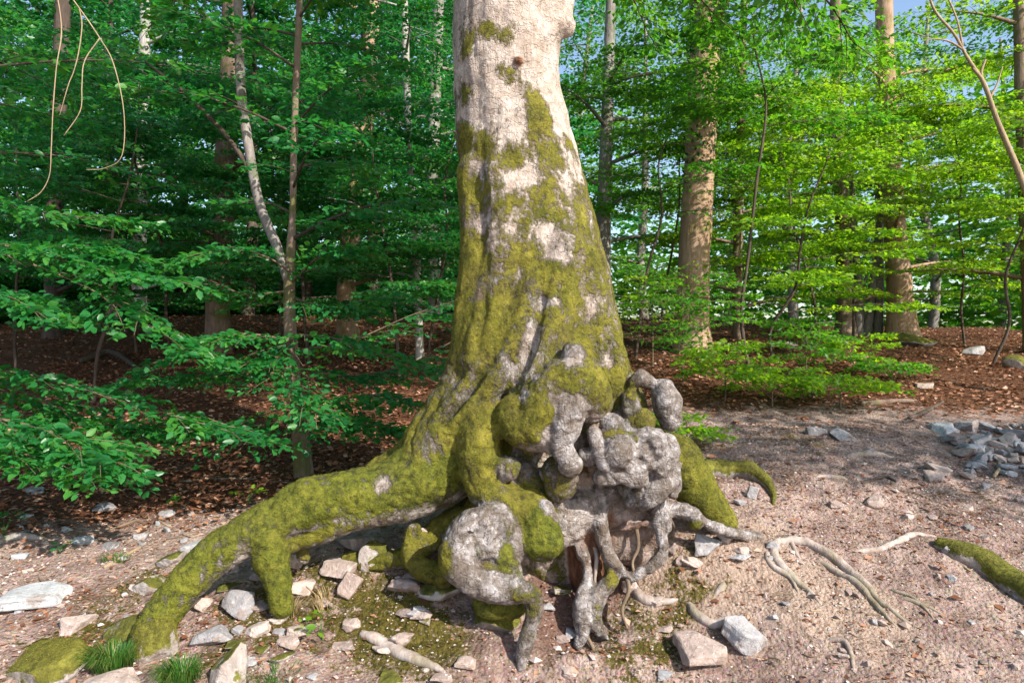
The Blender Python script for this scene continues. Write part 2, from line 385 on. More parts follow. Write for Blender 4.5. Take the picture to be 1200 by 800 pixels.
# ---------------------------------------------------------------- ground sheet
def axis(lo, hi, fine_lo, fine_hi, step, grow=1.13):
    a = list(np.arange(fine_lo, fine_hi, step)); s = step; v = a[-1]
    while v < hi: s *= grow; v += s; a.append(v)
    s = step; v = fine_lo; b = []
    while v > lo: s *= grow; v -= s; b.append(v)
    return np.array(b[::-1] + a)
gx = axis(-1500, 1500, -3.2, 3.6, 0.022); gy = axis(-1500, 1500, 3.0, 6.4, 0.022)
X, Y = np.meshgrid(gx, gy); Z = ground_z(X, Y)
GV = np.stack([X.ravel(), Y.ravel(), Z.ravel()], -1)
nx, ny = len(gx), len(gy)
ii = (np.arange(ny - 1)[:, None] * nx + np.arange(nx - 1)[None]).ravel()
GF = np.stack([ii, ii + 1, ii + nx + 1, ii + nx], -1)
def pxy(V):
    d = np.maximum(V[:, 1], .3); return 600 + V[:, 0] / d * FPX, 400 - (V[:, 2] - CAM_H) / d * FPX
def litter_amount(x, y):
    left = sstep(5.3, 6.6, y - 0.25 * np.clip(x + 2, -3, 0)) * (1 - sstep(-.3, .8, x))
    right = sstep(7.2, 9.2, y) * sstep(-.6, .5, x)
    mid = sstep(5.6, 6.4, y) * np.exp(-((x - .4) / .9) ** 2) * .9
    return np.clip(np.maximum(np.maximum(left, right), mid), 0, 1)
litter = litter_amount(GV[:, 0], GV[:, 1])
def blobs(V, lst):
    s = np.zeros(len(V))
    for px, py, r, w in lst:
        c = G(px, py); rr = r / FPX * c[1]
        s += .8 * w * np.exp(-((V[:, 0] - c[0]) ** 2 / (rr * 1.2) ** 2 + (V[:, 1] - c[1]) ** 2 / (rr * 1.5) ** 2))
    return s
gmoss_l = [(740,765,60,.5),(780,750,40,.35),(640,780,40,.25),(560,750,45,.3),(450,720,40,.5),(420,700,30,.4),(190,665,35,.55),(130,700,35,.45),(60,770,60,.7),(250,770,50,.3),(150,740,40,.4),
           (330,770,60,.35),(300,690,40,.4),(350,710,40,.35),(480,700,40,.4),(440,780,50,.4),(520,740,40,.35),(270,740,40,.35),(500,770,40,.3),(380,660,50,.4),(920,505,60,.4),(960,520,40,.3),(1100,575,30,.4),(1190,600,40,.4),(830,690,40,.3),(1130,470,60,.4),(700,770,60,.2),(90,590,50,.3),(800,660,40,.3),(870,600,40,.3),(1170,690,30,.5)]
och_l = [(860,690,60,.6),(960,690,60,.5),(1000,720,60,.5),(1050,750,60,.35),(780,690,40,.5),(740,640,50,.5),(650,700,50,.3),(900,640,40,.3),(840,630,50,.3)]
near = (np.abs(GV[:, 0]) < 12) & (GV[:, 1] < 14) & (GV[:, 1] > 2)
mo = np.zeros(len(GV)); mo[near] = blobs(GV[near], gmoss_l)
rd = np.zeros(len(GV)); rd[near] = blobs(GV[near], [(670,690,40,.6),(690,640,50,.8),(660,740,35,.6),(655,790,40,.5),(720,640,40,.4),(560,640,50,.4),(330,690,30,.4),(1000,500,60,.3)])
oc = np.zeros(len(GV)); oc[near] = blobs(GV[near], och_l)
ground = obj("ground", mesh_np("ground", GV, GF, M['ground'], True, {"litter": litter, "moss": mo, "ochre": oc, "red": rd}), kind="structure")

# ---------------------------------------------------------------- leaves
T_NEAR = (np.array([[0,0,0],[.5,0,-.03],[1,0,-.10],[.28,.27,.05],[.70,.22,.02],[.28,-.27,.05],[.70,-.22,.02]], float),
          np.array([[0,1,3],[1,4,3],[1,2,4],[0,5,1],[1,5,6],[1,6,2]]))
T_FAR = (np.array([[0,0,0],[.45,.31,.06],[1,0,-.08],[.45,-.31,.06]], float), np.array([[0,2,1],[0,3,2]]))
def orient(X, Zn):
    X = nrm(X); Zn = Zn - X * (Zn * X).sum(-1, keepdims=True); Zn = nrm(Zn); return X, np.cross(Zn, X), Zn
def place(tpl, pos, X, Zn, size, rnd):
    V0, F0 = tpl; X, Yv, Zn = orient(X, Zn); n = len(pos); k = len(V0)
    V = pos[:, None] + size[:, None, None] * (V0[None, :, 0, None] * X[:, None] + V0[None, :, 1, None] * Yv[:, None] + V0[None, :, 2, None] * Zn[:, None])
    F = (np.arange(n)[:, None, None] * k + F0[None]).reshape(-1, F0.shape[1])
    return V.reshape(-1, 3), F, np.repeat(rnd, k)
UP = np.array([0, 0, 1.0])
def spray_leaves(o, d, L, n, rs, wid=0.33, droop=0.12, size=0.07, jit=0.42):
    """flat beech sprays: o,d (N,3), L (N,). returns leaf arrays"""
    Nn = len(o); t = (np.linspace(.06, 1, n)[None] + rs.uniform(-.03, .03, (Nn, n))); sg = np.where(np.arange(n) % 2, 1., -1.)[None]
    prof = np.power(np.clip(t * (1.06 - t) * 4, 0, 1), .55) + .06
    # side twigs: quantise along the axis so that leaves gather on twigs
    q = np.round(t * 7) / 7
    u = rs.uniform(.05, 1, (Nn, n))
    s = sg * u * wid * L[:, None] * prof
    tt = np.clip(.55 * q + .45 * t + .35 * np.abs(s) / L[:, None], 0, 1.12)
    side = nrm(np.cross(UP, d))
    p = o[:, None] + d[:, None] * (L[:, None] * tt)[..., None] + side[:, None] * s[..., None]
    p[..., 2] += -droop * L[:, None] * tt ** 2 - droop * np.abs(s) * .6 + rs.normal(0, .012, (Nn, n))
    lx = d[:, None] * .75 + side[:, None] * (sg * rs.uniform(.3, 1.1, (Nn, n)))[..., None] + rs.normal(0, .28, (Nn, n, 3))
    lx[..., 2] -= .12
    ln = UP + rs.normal(0, jit, (Nn, n, 3))
    sz = size * rs.uniform(.5, 1.3, (Nn, n)) * (1.1 - .35 * np.clip(t, 0, 1))
    base = rs.uniform(0, 1, (Nn, 1)) * .5
    rnd = np.clip(base + rs.uniform(0, .5, (Nn, n)), 0, 1)
    return p.reshape(-1, 3), lx.reshape(-1, 3), ln.reshape(-1, 3), sz.ravel(), rnd.ravel()
def project(p):
    d = np.maximum(p[:, 1], .05); return 600 + p[:, 0] / d * FPX, 400 - (p[:, 2] - CAM_H) / d * FPX, d

# leaf meshes shared by the single leaf objects
_leafdata = {}
def leaf_data(mat, k):
    key = (mat, k)
    if key not in _leafdata:
        V = T_NEAR[0].copy(); V[:, 2] += .06 * np.sin(k * 1.7) * V[:, 0] ** 2; V[:, 1] *= .9 + .04 * (k % 5)
        _leafdata[key] = mesh_np("leaf", V, T_NEAR[1], M[mat], True, {"rnd": np.full(len(V), (k + .5) / 12)})
    return _leafdata[key]
def single_leaves(parent, L, mat, maxn=300, owner=None, brs=None):
    """largest visible leaves become objects; returns mask of the rest"""
    p, lx, ln, sz, rnd = L; u, v, d = project(p)
    vis = (u > 0) & (u < 1200) & (v > 0) & (v < 800) & (d > 1)
    pxs = np.where(vis, sz / d * FPX, 0); order = np.argsort(-pxs)[:maxn]; order = order[pxs[order] > 6.5]
    X, Yv, Zn = orient(lx, ln); inv = Matrix.Translation(-Vector(parent.location))
    for i in order:
        o = bpy.data.objects.new("leaf", leaf_data(mat, int(rnd[i] * 11.99))); C.objects.link(o); o.parent = brs[owner[i]] if brs else parent
        s = sz[i]; m = Matrix([[*(np.array([X[i][r], Yv[i][r], Zn[i][r]]) * s), p[i][r]] for r in range(3)] + [[0, 0, 0, 1]])
        o.matrix_parent_inverse = Matrix.Identity(4) if brs else inv; o.matrix_basis = m
    keep = np.ones(len(p), bool); keep[order] = False
    return keep
# clear space the big trunks keep around themselves (x, y, radius, z from, z to, share of leaves gone) and airy gaps in the crowns, all in the wood itself
CLEAR = [(-5.3, 12.5, 1.0, 3.3, 5.6, .9), (-3.15, 13.5, 1.0, 1.5, 4.6, .9), (3.12, 11.4, 1.15, 1.5, 5.0, .92), (3.2, 10.6, .7, 1.5, 4.6, .8), (8.3, 14.4, 1.1, 1.5, 4.2, .9), (8.2, 14.6, 1.0, 5.2, 7.0, .8), (1.9, 13.8, .8, 2.4, 5.2, .8), (7.7, 14.8, .8, 1.5, 3.0, .85)]
_prs = np.random.RandomState(3)
def prune(L):
    p = L[0]; keep = np.ones(len(p), bool); r = _prs.rand(len(p))
    for x, y, rad, z0, z1, pr in CLEAR: keep &= ~((np.hypot(p[:, 0] - x, p[:, 1] - y) < rad) & (p[:, 2] > z0) & (p[:, 2] < z1) & (r < pr))
    sunny = (p[:, 0] > 1.0) & (p[:, 1] > 7.5)
    gap = fbm(p * .75 + 11, 2)
    keep &= ~(sunny & (gap > .22) & (r < .85))
    return [q[keep] for q in L]
def foliage_obj(parent, Ls, mat, near, singles=0, name="foliage", brs=None):
    L = [np.concatenate([l[k] for l in Ls]) for k in range(5)]
    if singles:
        own = np.concatenate([np.full(len(l[0]), k) for k, l in enumerate(Ls)])
        keep = single_leaves(parent, L, mat, singles, own, brs); L = [a[keep] for a in L]
    L = prune(L)
    V, F, r = place(T_NEAR if near else T_FAR, *L)
    return obj(name, mesh_np(name, V, F, M[mat], True, {"rnd": r}), parent, "stuff")

# ---------------------------------------------------------------- trees
def branch_with_sprays(pts, r0, rs, nspray, sl, nleaf, size, near, spread=50, tmin=.2, droop=.12, jit=.42, wid=.33, twigs=True):
    """returns branch geometry (MB) and leaf arrays"""
    mb = MB(); pts = np.asarray(pts, float); rad = np.linspace(r0, max(r0 * .18, .003), len(pts))
    V, F = tube(pts, rad, 6 if near else 5, 4, .15, 9); mb.add(V, F)
    C_, _ = catmull(pts, rad, 8); n = len(C_); T = nrm(np.gradient(C_, axis=0))
    ts = np.linspace(tmin, 1, nspray); o = []; d = []; Ls = []
    for k, t in enumerate(ts):
        i = min(int(t * (n - 1)), n - 1); base = C_[i]; tv = T[i].copy(); tv[2] *= .4
        a = math.radians((spread if k % 2 else -spread) * rs.uniform(.6, 1.25)) if k < nspray - 1 else 0
        dv = np.array([tv[0] * math.cos(a) - tv[1] * math.sin(a), tv[0] * math.sin(a) + tv[1] * math.cos(a), tv[2] + rs.uniform(-.10, .12)])
        o.append(base); d.append(dv / max(np.linalg.norm(dv), 1e-6)); Ls.append(sl * (1.15 - .5 * t) * rs.uniform(.75, 1.25))
    o = np.array(o); d = np.array(d); Ls = np.array(Ls)
    if twigs:
        for a, b, l in zip(o, d, Ls):
            q = [a, a + b * l * .5 - UP * droop * l * .25, a + b * l * .95 - UP * droop * l * .9]
            V, F = tube(q, [max(.0035, r0 * .22), .003, .0015], 4 if near else 3, 3); mb.add(V, F)
    return mb, spray_leaves(o, d, Ls, nleaf, rs, wid, droop, size, jit)
def trunk_mesh(pts, rad, mat, flare=1.35, sides=16, per=10, noise=.12, freq=3.0, seed=0):
    rad = np.array(rad, float).copy()
    V, F = tube(pts, rad, sides, per, noise, freq, seed)
    z0 = V[:, 2].min() + .15; h = (V[:, 2] - z0); c, _ = catmull(pts, rad, 4)
    k = np.exp(-np.clip(h, 0, 9) / .22) * (flare - 1)
    cx, cy_ = c[0][0], c[0][1]; ang = np.arctan2(V[:, 1] - cy_, V[:, 0] - cx)
    k = k * (1 + .5 * np.sin(ang * 5 + seed))
    V[:, 0] = cx + (V[:, 0] - cx) * (1 + k); V[:, 1] = cy_ + (V[:, 1] - cy_) * (1 + k)
    return mesh_np("trunk", V, F, mat)
def tree(name, label, base, top_pts, rad, bark, leafm, seed, zlo, zhi, nb, blen, nspray=7, nleaf=60, size=.085, rise=.25,
         az=None, near=False, group=None, sl=.75, singles=0, extra=None, stuffed=True, jit=.42, flare=1.3, cat="tree", droop=.12):
    rs = np.random.RandomState(seed)
    base = np.asarray(base, float); t = thing(name, label, cat, base, group)
    pts = np.concatenate([[base - UP * .25], [base + UP * .02], top_pts]); rr = np.concatenate([[rad[0] * 1.05], rad])
    C_, R_ = catmull(pts, rr, 10)
    obj("trunk", trunk_mesh(pts, rr, M[bark], flare, 14 if rad[0] > .08 else 8, 8, .10, 2.5, seed), t)
    Ls = []; brs = []
    for k in range(nb):
        z = zlo + (zhi - zlo) * (k + rs.uniform(0, 1)) / max(nb, 1)
        i = int(np.argmin(np.abs(C_[:, 2] - z))); s = C_[i]
        a = rs.uniform(*az) if az else k * 2.4 + rs.uniform(-.5, .5)
        hfrac = (z - zlo) / max(zhi - zlo, .1)
        l = blen * rs.uniform(.65, 1.2) * (1.05 - .35 * hfrac)
        dv = np.array([math.cos(a), math.sin(a), 0]); w = np.array([-dv[1], dv[0], 0]) * rs.uniform(-.2, .2)
        q = [s, s + dv * l * .35 + w * l * .3 + UP * rise * l * .5, s + dv * l * .7 + w * l * .7 + UP * rise * l * .75, s + dv * l + w * l + UP * rise * l * .70]
        mb, lv = branch_with_sprays(q, min(R_[i] * .45, .05 if not near else .018), rs, nspray, sl, nleaf, size, near, jit=jit, droop=droop)
        brs.append(obj("branch", mb.mesh("branch", M[bark if not near else 'bark_dark']), t)); Ls.append(lv)
    for q, ns, sll in (extra or []):
        mb, lv = branch_with_sprays(q, .012 if near else .02, rs, ns, sll, nleaf, size, near, jit=jit, spread=38, tmin=.12, droop=droop)
        brs.append(obj("branch", mb.mesh("branch", M['twig']), t)); Ls.append(lv)
    if Ls: foliage_obj(t, Ls, leafm, near, singles, brs=brs)
    return t
def px_path(d, *pp):
    out = []
    for q in pp: out.append(P(q[0], q[1], q[2] if len(q) > 2 else d))
    return np.array(out)
def px_path0(pp): return np.array([P(*q) for q in pp])
def px_rad(d, *w): return [x / FPX * d / 2 for x in w]

# ---------------------------------------------------------------- the old beech: one distance field, cut into trunk, roots and burls
VOX = 0.0125
B0 = np.array([-2.55, 3.55, -0.55]); B1 = np.array([1.75, 5.85, 4.75])
ND = np.ceil((B1 - B0) / VOX).astype(int)
FLD = np.full(ND, 9.0, np.float32); BEST = np.full(ND, 9.0, np.float32); LAB = np.full(ND, -1, np.int16)
AX = [(B0[i] + VOX * np.arange(ND[i])).astype(np.float32) for i in range(3)]
PRIM = []          # part id, moss, grey, rot, green
def _box(lo, hi):
    a = np.clip(np.floor((lo - B0) / VOX).astype(int), 0, ND); b = np.clip(np.ceil((hi - B0) / VOX).astype(int) + 1, 0, ND)
    return tuple(slice(p, q) for p, q in zip(a, b))
def _put(dist, sl, k, lab, sub=False):
    cur = FLD[sl]
    if sub:
        h = np.clip(.5 - .5 * (cur + dist) / k, 0, 1); FLD[sl] = cur * (1 - h) - dist * h + k * h * (1 - h)
        return
    h = np.clip(.5 + .5 * (cur - dist) / k, 0, 1)
    FLD[sl] = cur * (1 - h) + dist * h - k * h * (1 - h)
    b = BEST[sl]; m = dist < b; b[m] = dist[m]; LAB[sl][m] = lab
def chain(Q, Rr, k, lab, sub=False):
    """hard union of the chain's round cones, then one soft union with the field"""
    Rm = Rr.max() + k + .05; SL = _box(Q.min(0) - Rm, Q.max(0) + Rm)
    shp = tuple(q.stop - q.start for q in SL)
    if min(shp) <= 0: return
    D = np.full(shp, 9.0, np.float32); off = np.array([q.start for q in SL])
    for a, b, ra, rb in zip(Q[:-1], Q[1:], Rr[:-1], Rr[1:]):
        a = a.astype(np.float32); b = b.astype(np.float32); m = max(ra, rb) + k + .05
        sl = _box(np.minimum(a, b) - m, np.maximum(a, b) + m)
        sl = tuple(slice(max(q.start, w.start), min(q.stop, w.stop)) for q, w in zip(sl, SL))
        if any(q.stop <= q.start for q in sl): continue
        x = AX[0][sl[0]][:, None, None] - a[0]; y = AX[1][sl[1]][None, :, None] - a[1]; z = AX[2][sl[2]][None, None] - a[2]
        if x.size * y.size * z.size == 0: continue
        ba = b - a; h = np.clip((x * ba[0] + y * ba[1] + z * ba[2]) / (float(ba @ ba) + 1e-9), 0, 1)
        d = np.sqrt((x - ba[0] * h) ** 2 + (y - ba[1] * h) ** 2 + (z - ba[2] * h) ** 2) - (ra + (rb - ra) * h)
        loc = tuple(slice(q.start - o, q.stop - o) for q, o in zip(sl, off)); D[loc] = np.minimum(D[loc], d)
    _put(D, SL, k, lab, sub)
def newlab(part, moss, grey, rot, green):
    PRIM.append((part, moss, grey, rot, green)); return len(PRIM) - 1
def cap(part, pts, k=.035, moss=0., grey=1., rot=0., green=0., per=5, sub=False):
    """chain through (px, py, depth or None, radius px); None: lies on the ground"""
    lab = 0 if sub else newlab(part, moss, grey, rot, green); Q = []; R = []
    for px, py, d, r in pts:
        if d is None:
            g = G(px, py); d = g[1]
        Q.append(P(px, py, d)); R.append(r / FPX * d)
    Q, R = catmull(Q, R, per) if len(Q) > 2 else (np.array(Q), np.array(R))
    chain(np.asarray(Q, float), np.asarray(R, float), k, lab, sub)
def ball(part, px, py, d, r, k=.03, **kw): cap(part, [(px, py, d, r), (px + .5, py, d, r)], k, **kw)
TR = ("trunk", 0)
# stem
stem = [(600,-140,4.95,64),(598,-60,4.95,64),(597,0,4.95,65),(594,60,4.95,63),(595,120,4.95,63),(609,200,4.95,70),(624,290,4.95,79),(633,360,4.95,86),(638,420,4.95,92),(645,480,4.95,97),(650,560,4.98,92),(652,640,5.0,70),(652,700,5.05,50)]
cap(TR, stem, .05, moss=.0, grey=.15)
# branch collar high on the right and small bumps
cap(TR, [(625,40,4.75,20),(650,25,4.82,20),(661,30,4.85,14)], .04, moss=-.5, grey=.1)
cap(TR, [(640,-10,4.85,28),(655,5,4.85,18)], .05, moss=-.5, grey=.1)
ball(TR, 608, 72, 4.56, 6, .02, moss=-.3, grey=.3, rot=.6)
# fluted ridges that run down into the roots
cap(TR, [(556,200,4.72,18),(562,290,4.66,22),(560,370,4.64,27),(552,430,4.62,30),(535,480,4.60,34),(505,525,4.58,34)], .06, moss=.22, grey=.4)
cap(TR, [(628,330,4.52,20),(606,390,4.46,24),(576,440,4.44,27),(540,490,4.46,30),(505,535,4.5,34)], .025, moss=.13, grey=.9)
cap(TR, [(660,290,4.56,24),(652,350,4.5,26),(640,410,4.42,30),(628,460,4.36,32)], .04, moss=.1, grey=.4)
cap(TR, [(684,300,4.62,18),(698,370,4.58,22),(712,430,4.56,25),(730,480,4.56,28)], .045, moss=.12, grey=.3)
cap(TR, [(585,200,4.58,18),(590,280,4.55,20),(578,360,4.52,22),(560,420,4.52,24)], .05, moss=.1, grey=.3)
# grooves
cap(TR, [(606,310,4.43,5),(593,372,4.33,10),(571,418,4.31,11),(545,462,4.33,9),(520,495,4.35,5)], .035, sub=True)
cap(TR, [(634,352,4.38,5),(624,400,4.31,8),(604,445,4.27,8),(582,478,4.26,6)], .03, sub=True)
cap(TR, [(676,300,4.44,4),(680,350,4.39,6),(690,395,4.36,7),(700,430,4.34,5)], .03, sub=True)
cap(TR, [(545,330,4.47,5),(540,390,4.42,7),(522,445,4.41,7),(495,488,4.42,5)], .03, sub=True)
cap(TR, [(657,345,4.33,3),(652,385,4.27,5),(649,420,4.2,4)], .03, sub=True)
cap(TR, [(568,225,4.5,4),(563,290,4.43,8),(566,350,4.40,7),(558,405,4.38,5)], .04, sub=True)
cap(TR, [(706,372,4.40,5),(712,400,4.40,7),(716,425,4.42,5)], .025, sub=True)
cap(TR, [(580,30,4.54,2.5),(579,90,4.545,3),(575,140,4.53,4),(570,190,4.51,4)], .02, sub=True)
# great root to the left
RL = ("root", 1)
cap(RL, [(555,522,4.6,48),(505,554,4.52,43),(455,577,4.46,36),(410,584,4.42,33),(365,592,4.38,31),(325,611,4.32,26),(285,630,4.26,25),(250,653,4.2,23),(220,683,4.14,22),(196,713,4.07,20),(178,745,3.98,22),(172,775,3.9,22),(175,810,3.84,16)], .045, moss=.20, grey=.6, green=.5, per=5)
cap(RL, [(440,560,4.7,18),(490,525,4.74,22),(530,475,4.76,22),(552,420,4.74,20)], .05, moss=.3, grey=.5)
cap(RL, [(312,632,4.24,20),(318,660,4.22,19),(326,684,4.2,15),(330,712,4.18,11)], .03, moss=.3, grey=.8, green=.5)
cap(RL, [(430,600,4.36,16),(395,618,4.34,12),(350,635,4.32,10),(318,655,4.28,9)], .03, moss=.2, grey=.6)
cap(RL, [(352,636,4.4,7),(356,652,4.4,8)], .02, moss=.1, grey=.6)
# root behind, low under the big one
R2 = ("root", 2)
cap(R2, [(560,600,4.6,22),(520,622,4.55,18),(495,640,4.5,16),(480,652,4.5,12),(440,660,4.55,10),(410,655,4.6,8)], .03, moss=.25, grey=.7)
cap(R2, [(485,622,4.45,9),(481,645,4.42,10),(492,664,4.36,13),(520,676,4.32,13)], .025, moss=.25, grey=.7)
# limb that drops from the trunk to the green ball
R3 = ("root", 3)
cap(R3, [(566,490,4.38,26),(562,530,4.30,26),(570,570,4.27,24),(592,592,4.26,24),(620,600,4.25,26)], .03, moss=.22, grey=.6)
ball(("burl", 10), 594, 548, 4.22, 16, .022, moss=.02, grey=.8)
cap(R3, [(612,560,4.38,22),(640,580,4.4,20),(655,600,4.4,14)], .03, moss=-.05, grey=.7)
cap(("burl", 11), [(632,608,4.20,23),(634,632,4.18,25)], .022, moss=.22, grey=.6, green=.6)
cap(("burl", 11), [(640,595,4.15,10),(650,606,4.15,6)], .02, moss=-.3, grey=1.)
# looped root with a hole, and its tail running down the bank
D4 = ("root", 4)
cap(D4, [(598,640,4.18,22),(586,612,4.14,20),(556,612,4.08,18),(538,636,4.06,20),(540,664,4.04,22),(566,684,4.02,20),(598,692,4.0,15),(620,696,4.0,12),(627,716,3.98,11),(620,742,3.97,9),(613,764,3.97,9),(612,780,3.95,6),(610,800,3.93,4)], .025, moss=-.05, grey=1., per=4)
cap(D4, [(585,640,4.12,18),(592,664,4.1,17),(604,680,4.06,10)], .02, moss=.15, grey=.8, green=.5)
cap(D4, [(560,632,4.12,24),(566,655,4.12,26)], .02, moss=.0, grey=1.)
cap(D4, [(575,628,4.06,9),(573,645,4.04,11)], .015, moss=-.3, grey=1.)
cap(D4, [(562,662,3.99,6),(576,661,4.0,7)], .012, sub=True)
cap(D4, [(549,622,4.0,3),(556,640,3.98,4),(560,656,3.99,3)], .012, sub=True)
cap(D4, [(560,624,3.99,3),(553,640,3.99,3)], .012, sub=True)
cap(D4, [(612,770,3.96,5),(606,790,3.94,4),(603,806,3.92,3)], .015, moss=-.4, grey=1.)
cap(D4, [(575,705,4.15,20),(600,708,4.14,16)], .02, moss=.3, grey=.8, green=.4)
# big mossy bulge with its pale nose
A5 = ("burl", 5)
cap(A5, [(606,487,4.26,26),(620,500,4.22,28),(640,482,4.2,30)], .03, moss=.3, grey=.4)
cap(A5, [(640,470,4.22,32),(672,450,4.22,36),(690,470,4.28,26)], .035, moss=.14, grey=.6)
ball(A5, 592, 500, 4.28, 14, .03, moss=.3, grey=.3)
cap(A5, [(668,470,4.13,22),(660,500,4.12,20),(656,520,4.11,15),(666,538,4.09,13)], .02, moss=-.22, grey=1.)
ball(A5, 669, 543, 4.1, 15, .014, moss=-.45, grey=1.)
ball(A5, 629, 444, 4.16, 6, .01, moss=-.4, grey=1.)
ball(A5, 672, 416, 4.2, 16, .02, moss=-.1, grey=1.)
cap(A5, [(640,512,4.16,22),(650,524,4.14,10)], .02, moss=.2, grey=.6)
cap(("burl", 6), [(655,552,4.24,19),(657,570,4.24,17),(655,578,4.25,13)], .015, moss=.02, grey=.8)
ball(("burl", 6), 641, 553, 4.26, 10, .012, moss=-.1, grey=.8)
ball(("burl", 6), 668, 560, 4.2, 9, .01, moss=-.1, grey=.8)
# knotted face-like cluster
E7 = ("burl", 7)
cap(E7, [(696,508,4.2,8),(700,525,4.16,8),(708,543,4.14,8),(716,553,4.14,8)], .010, moss=-.45)
ball(E7, 727, 530, 4.16, 21, .014, moss=-.3)
ball(E7, 717, 497, 4.22, 13, .012, moss=-.2)
cap(E7, [(712,512,4.2,10),(740,514,4.2,9)], .015, moss=.1)
ball(E7, 688, 534, 4.22, 12, .012, moss=-.3)
cap(E7, [(752,512,4.22,11),(766,512,4.2,14),(770,526,4.2,12)], .010, moss=-.4)
cap(E7, [(752,526,4.17,8),(758,540,4.18,8),(750,548,4.18,10)], .009, moss=-.4)
cap(E7, [(781,519,4.3,13),(783,532,4.28,13),(775,548,4.24,14)], .014, moss=-.35)
cap(E7, [(704,560,4.18,10),(728,559,4.16,10),(748,560,4.2,13)], .014, moss=-.15)
ball(E7, 738, 548, 4.16, 12, .012, moss=-.3)
ball(E7, 712, 526, 4.4, 26, .03, moss=-.2, rot=.7)
cap(E7, [(730,520,4.42,34),(755,540,4.4,30)], .03, moss=-.1)
cap(E7, [(700,535,4.3,16),(745,535,4.28,22),(765,535,4.3,18)], .02, moss=-.2)
cap(E7, [(757,518,4.11,3),(764,524,4.11,3)], .008, sub=True)
cap(E7, [(740,522,4.08,2),(743,536,4.07,3),(738,546,4.08,2)], .008, sub=True)
# smooth knobs on the right shoulder
F8 = ("burl", 8)
cap(F8, [(778,456,4.42,15),(782,474,4.41,18),(785,490,4.42,15)], .006, moss=-.22)
cap(F8, [(742,449,4.42,9),(752,445,4.40,12),(761,447,4.41,9)], .006, moss=-.25)
cap(F8, [(739,466,4.38,11),(740,480,4.37,12)], .012, moss=-.05)
ball(F8, 751, 495, 4.36, 16, .014, moss=.2)
cap(F8, [(728,450,4.6,20),(742,500,4.58,22),(766,520,4.56,20)], .03, moss=.15)
ball(F8, 792, 546, 4.34, 8, .01, moss=-.2)
# lower right burl
G9 = ("burl", 9)
cap(G9, [(746,588,4.32,14),(760,580,4.26,16),(776,568,4.25,13),(790,562,4.28,10)], .014, moss=-.25)
cap(G9, [(738,582,4.36,10),(736,570,4.38,12)], .014, moss=.0)
cap(G9, [(790,550,4.32,8),(793,566,4.3,8),(788,578,4.3,8)], .012, moss=-.2)
# roots under the burls
I12 = ("root", 12)
cap(I12, [(712,575,4.5,16),(690,595,4.46,20),(668,618,4.42,18),(650,634,4.4,12)], .03, moss=-.35, grey=.8)
cap(I12, [(690,600,4.55,30),(690,640,4.56,26),(690,680,4.56,20)], .04, moss=-.6, grey=.2, rot=1.)
cap(I12, [(700,600,4.62,30),(745,605,4.64,30),(768,620,4.66,24)], .04, moss=-.2, grey=.7, rot=.45)
cap(I12, [(720,630,4.62,26),(745,645,4.62,20)], .04, moss=-.15, grey=.7, rot=.4)
cap(I12, [(680,590,4.44,20),(664,606,4.40,20),(648,622,4.38,16)], .03, moss=-.4, grey=.8)
J13 = ("root", 13)
cap(J13, [(704,575,4.42,9),(703,605,4.38,9),(707,630,4.36,9),(714,652,4.34,9),(728,668,4.33,7),(742,678,4.33,4)], .014, moss=-.35)
K14 = ("root", 14)
cap(K14, [(680,640,4.42,7),(687,660,4.38,7),(688,680,4.34,8),(682,702,4.29,9),(684,722,4.26,13),(680,744,4.23,7),(677,756,4.22,5)], .016, moss=-.3)
cap(K14, [(714,682,4.34,10),(700,700,4.29,13),(694,718,4.26,13),(704,738,4.23,8),(712,748,4.22,4)], .02, moss=-.1)
cap(K14, [(713,655,4.36,8),(718,672,4.35,10),(712,686,4.34,10)], .02, moss=.1)
L15 = ("root", 15)
cap(L15, [(778,575,4.4,10),(770,604,4.4,8),(775,628,4.38,8),(778,645,4.36,8),(768,660,4.34,8),(750,672,4.33,7),(738,676,4.33,5)], .014, moss=-.35)
cap(L15, [(758,612,4.42,5),(735,618,4.44,5),(712,622,4.45,4)], .012, moss=-.3, rot=.6)
H16 = ("root", 16)
cap(H16, [(770,596,4.46,9),(792,597,4.44,11),(812,602,4.43,11),(822,610,4.44,9)], .015, moss=-.2)
cap(H16, [(822,612,4.5,7),(850,622,4.52,6),(880,628,None,6),(905,632,None,4)], .015, moss=-.3)
cap(H16, [(777,600,4.4,10),(781,618,4.4,9)], .015, moss=-.2)
cap(("root", 17), [(790,540,4.7,30),(810,566,4.68,26),(828,590,4.7,20),(850,612,4.75,14)], .04, moss=.4, grey=.6, green=.2)
ball(("root", 17), 815, 612, 4.42, 10, .02, moss=.25)

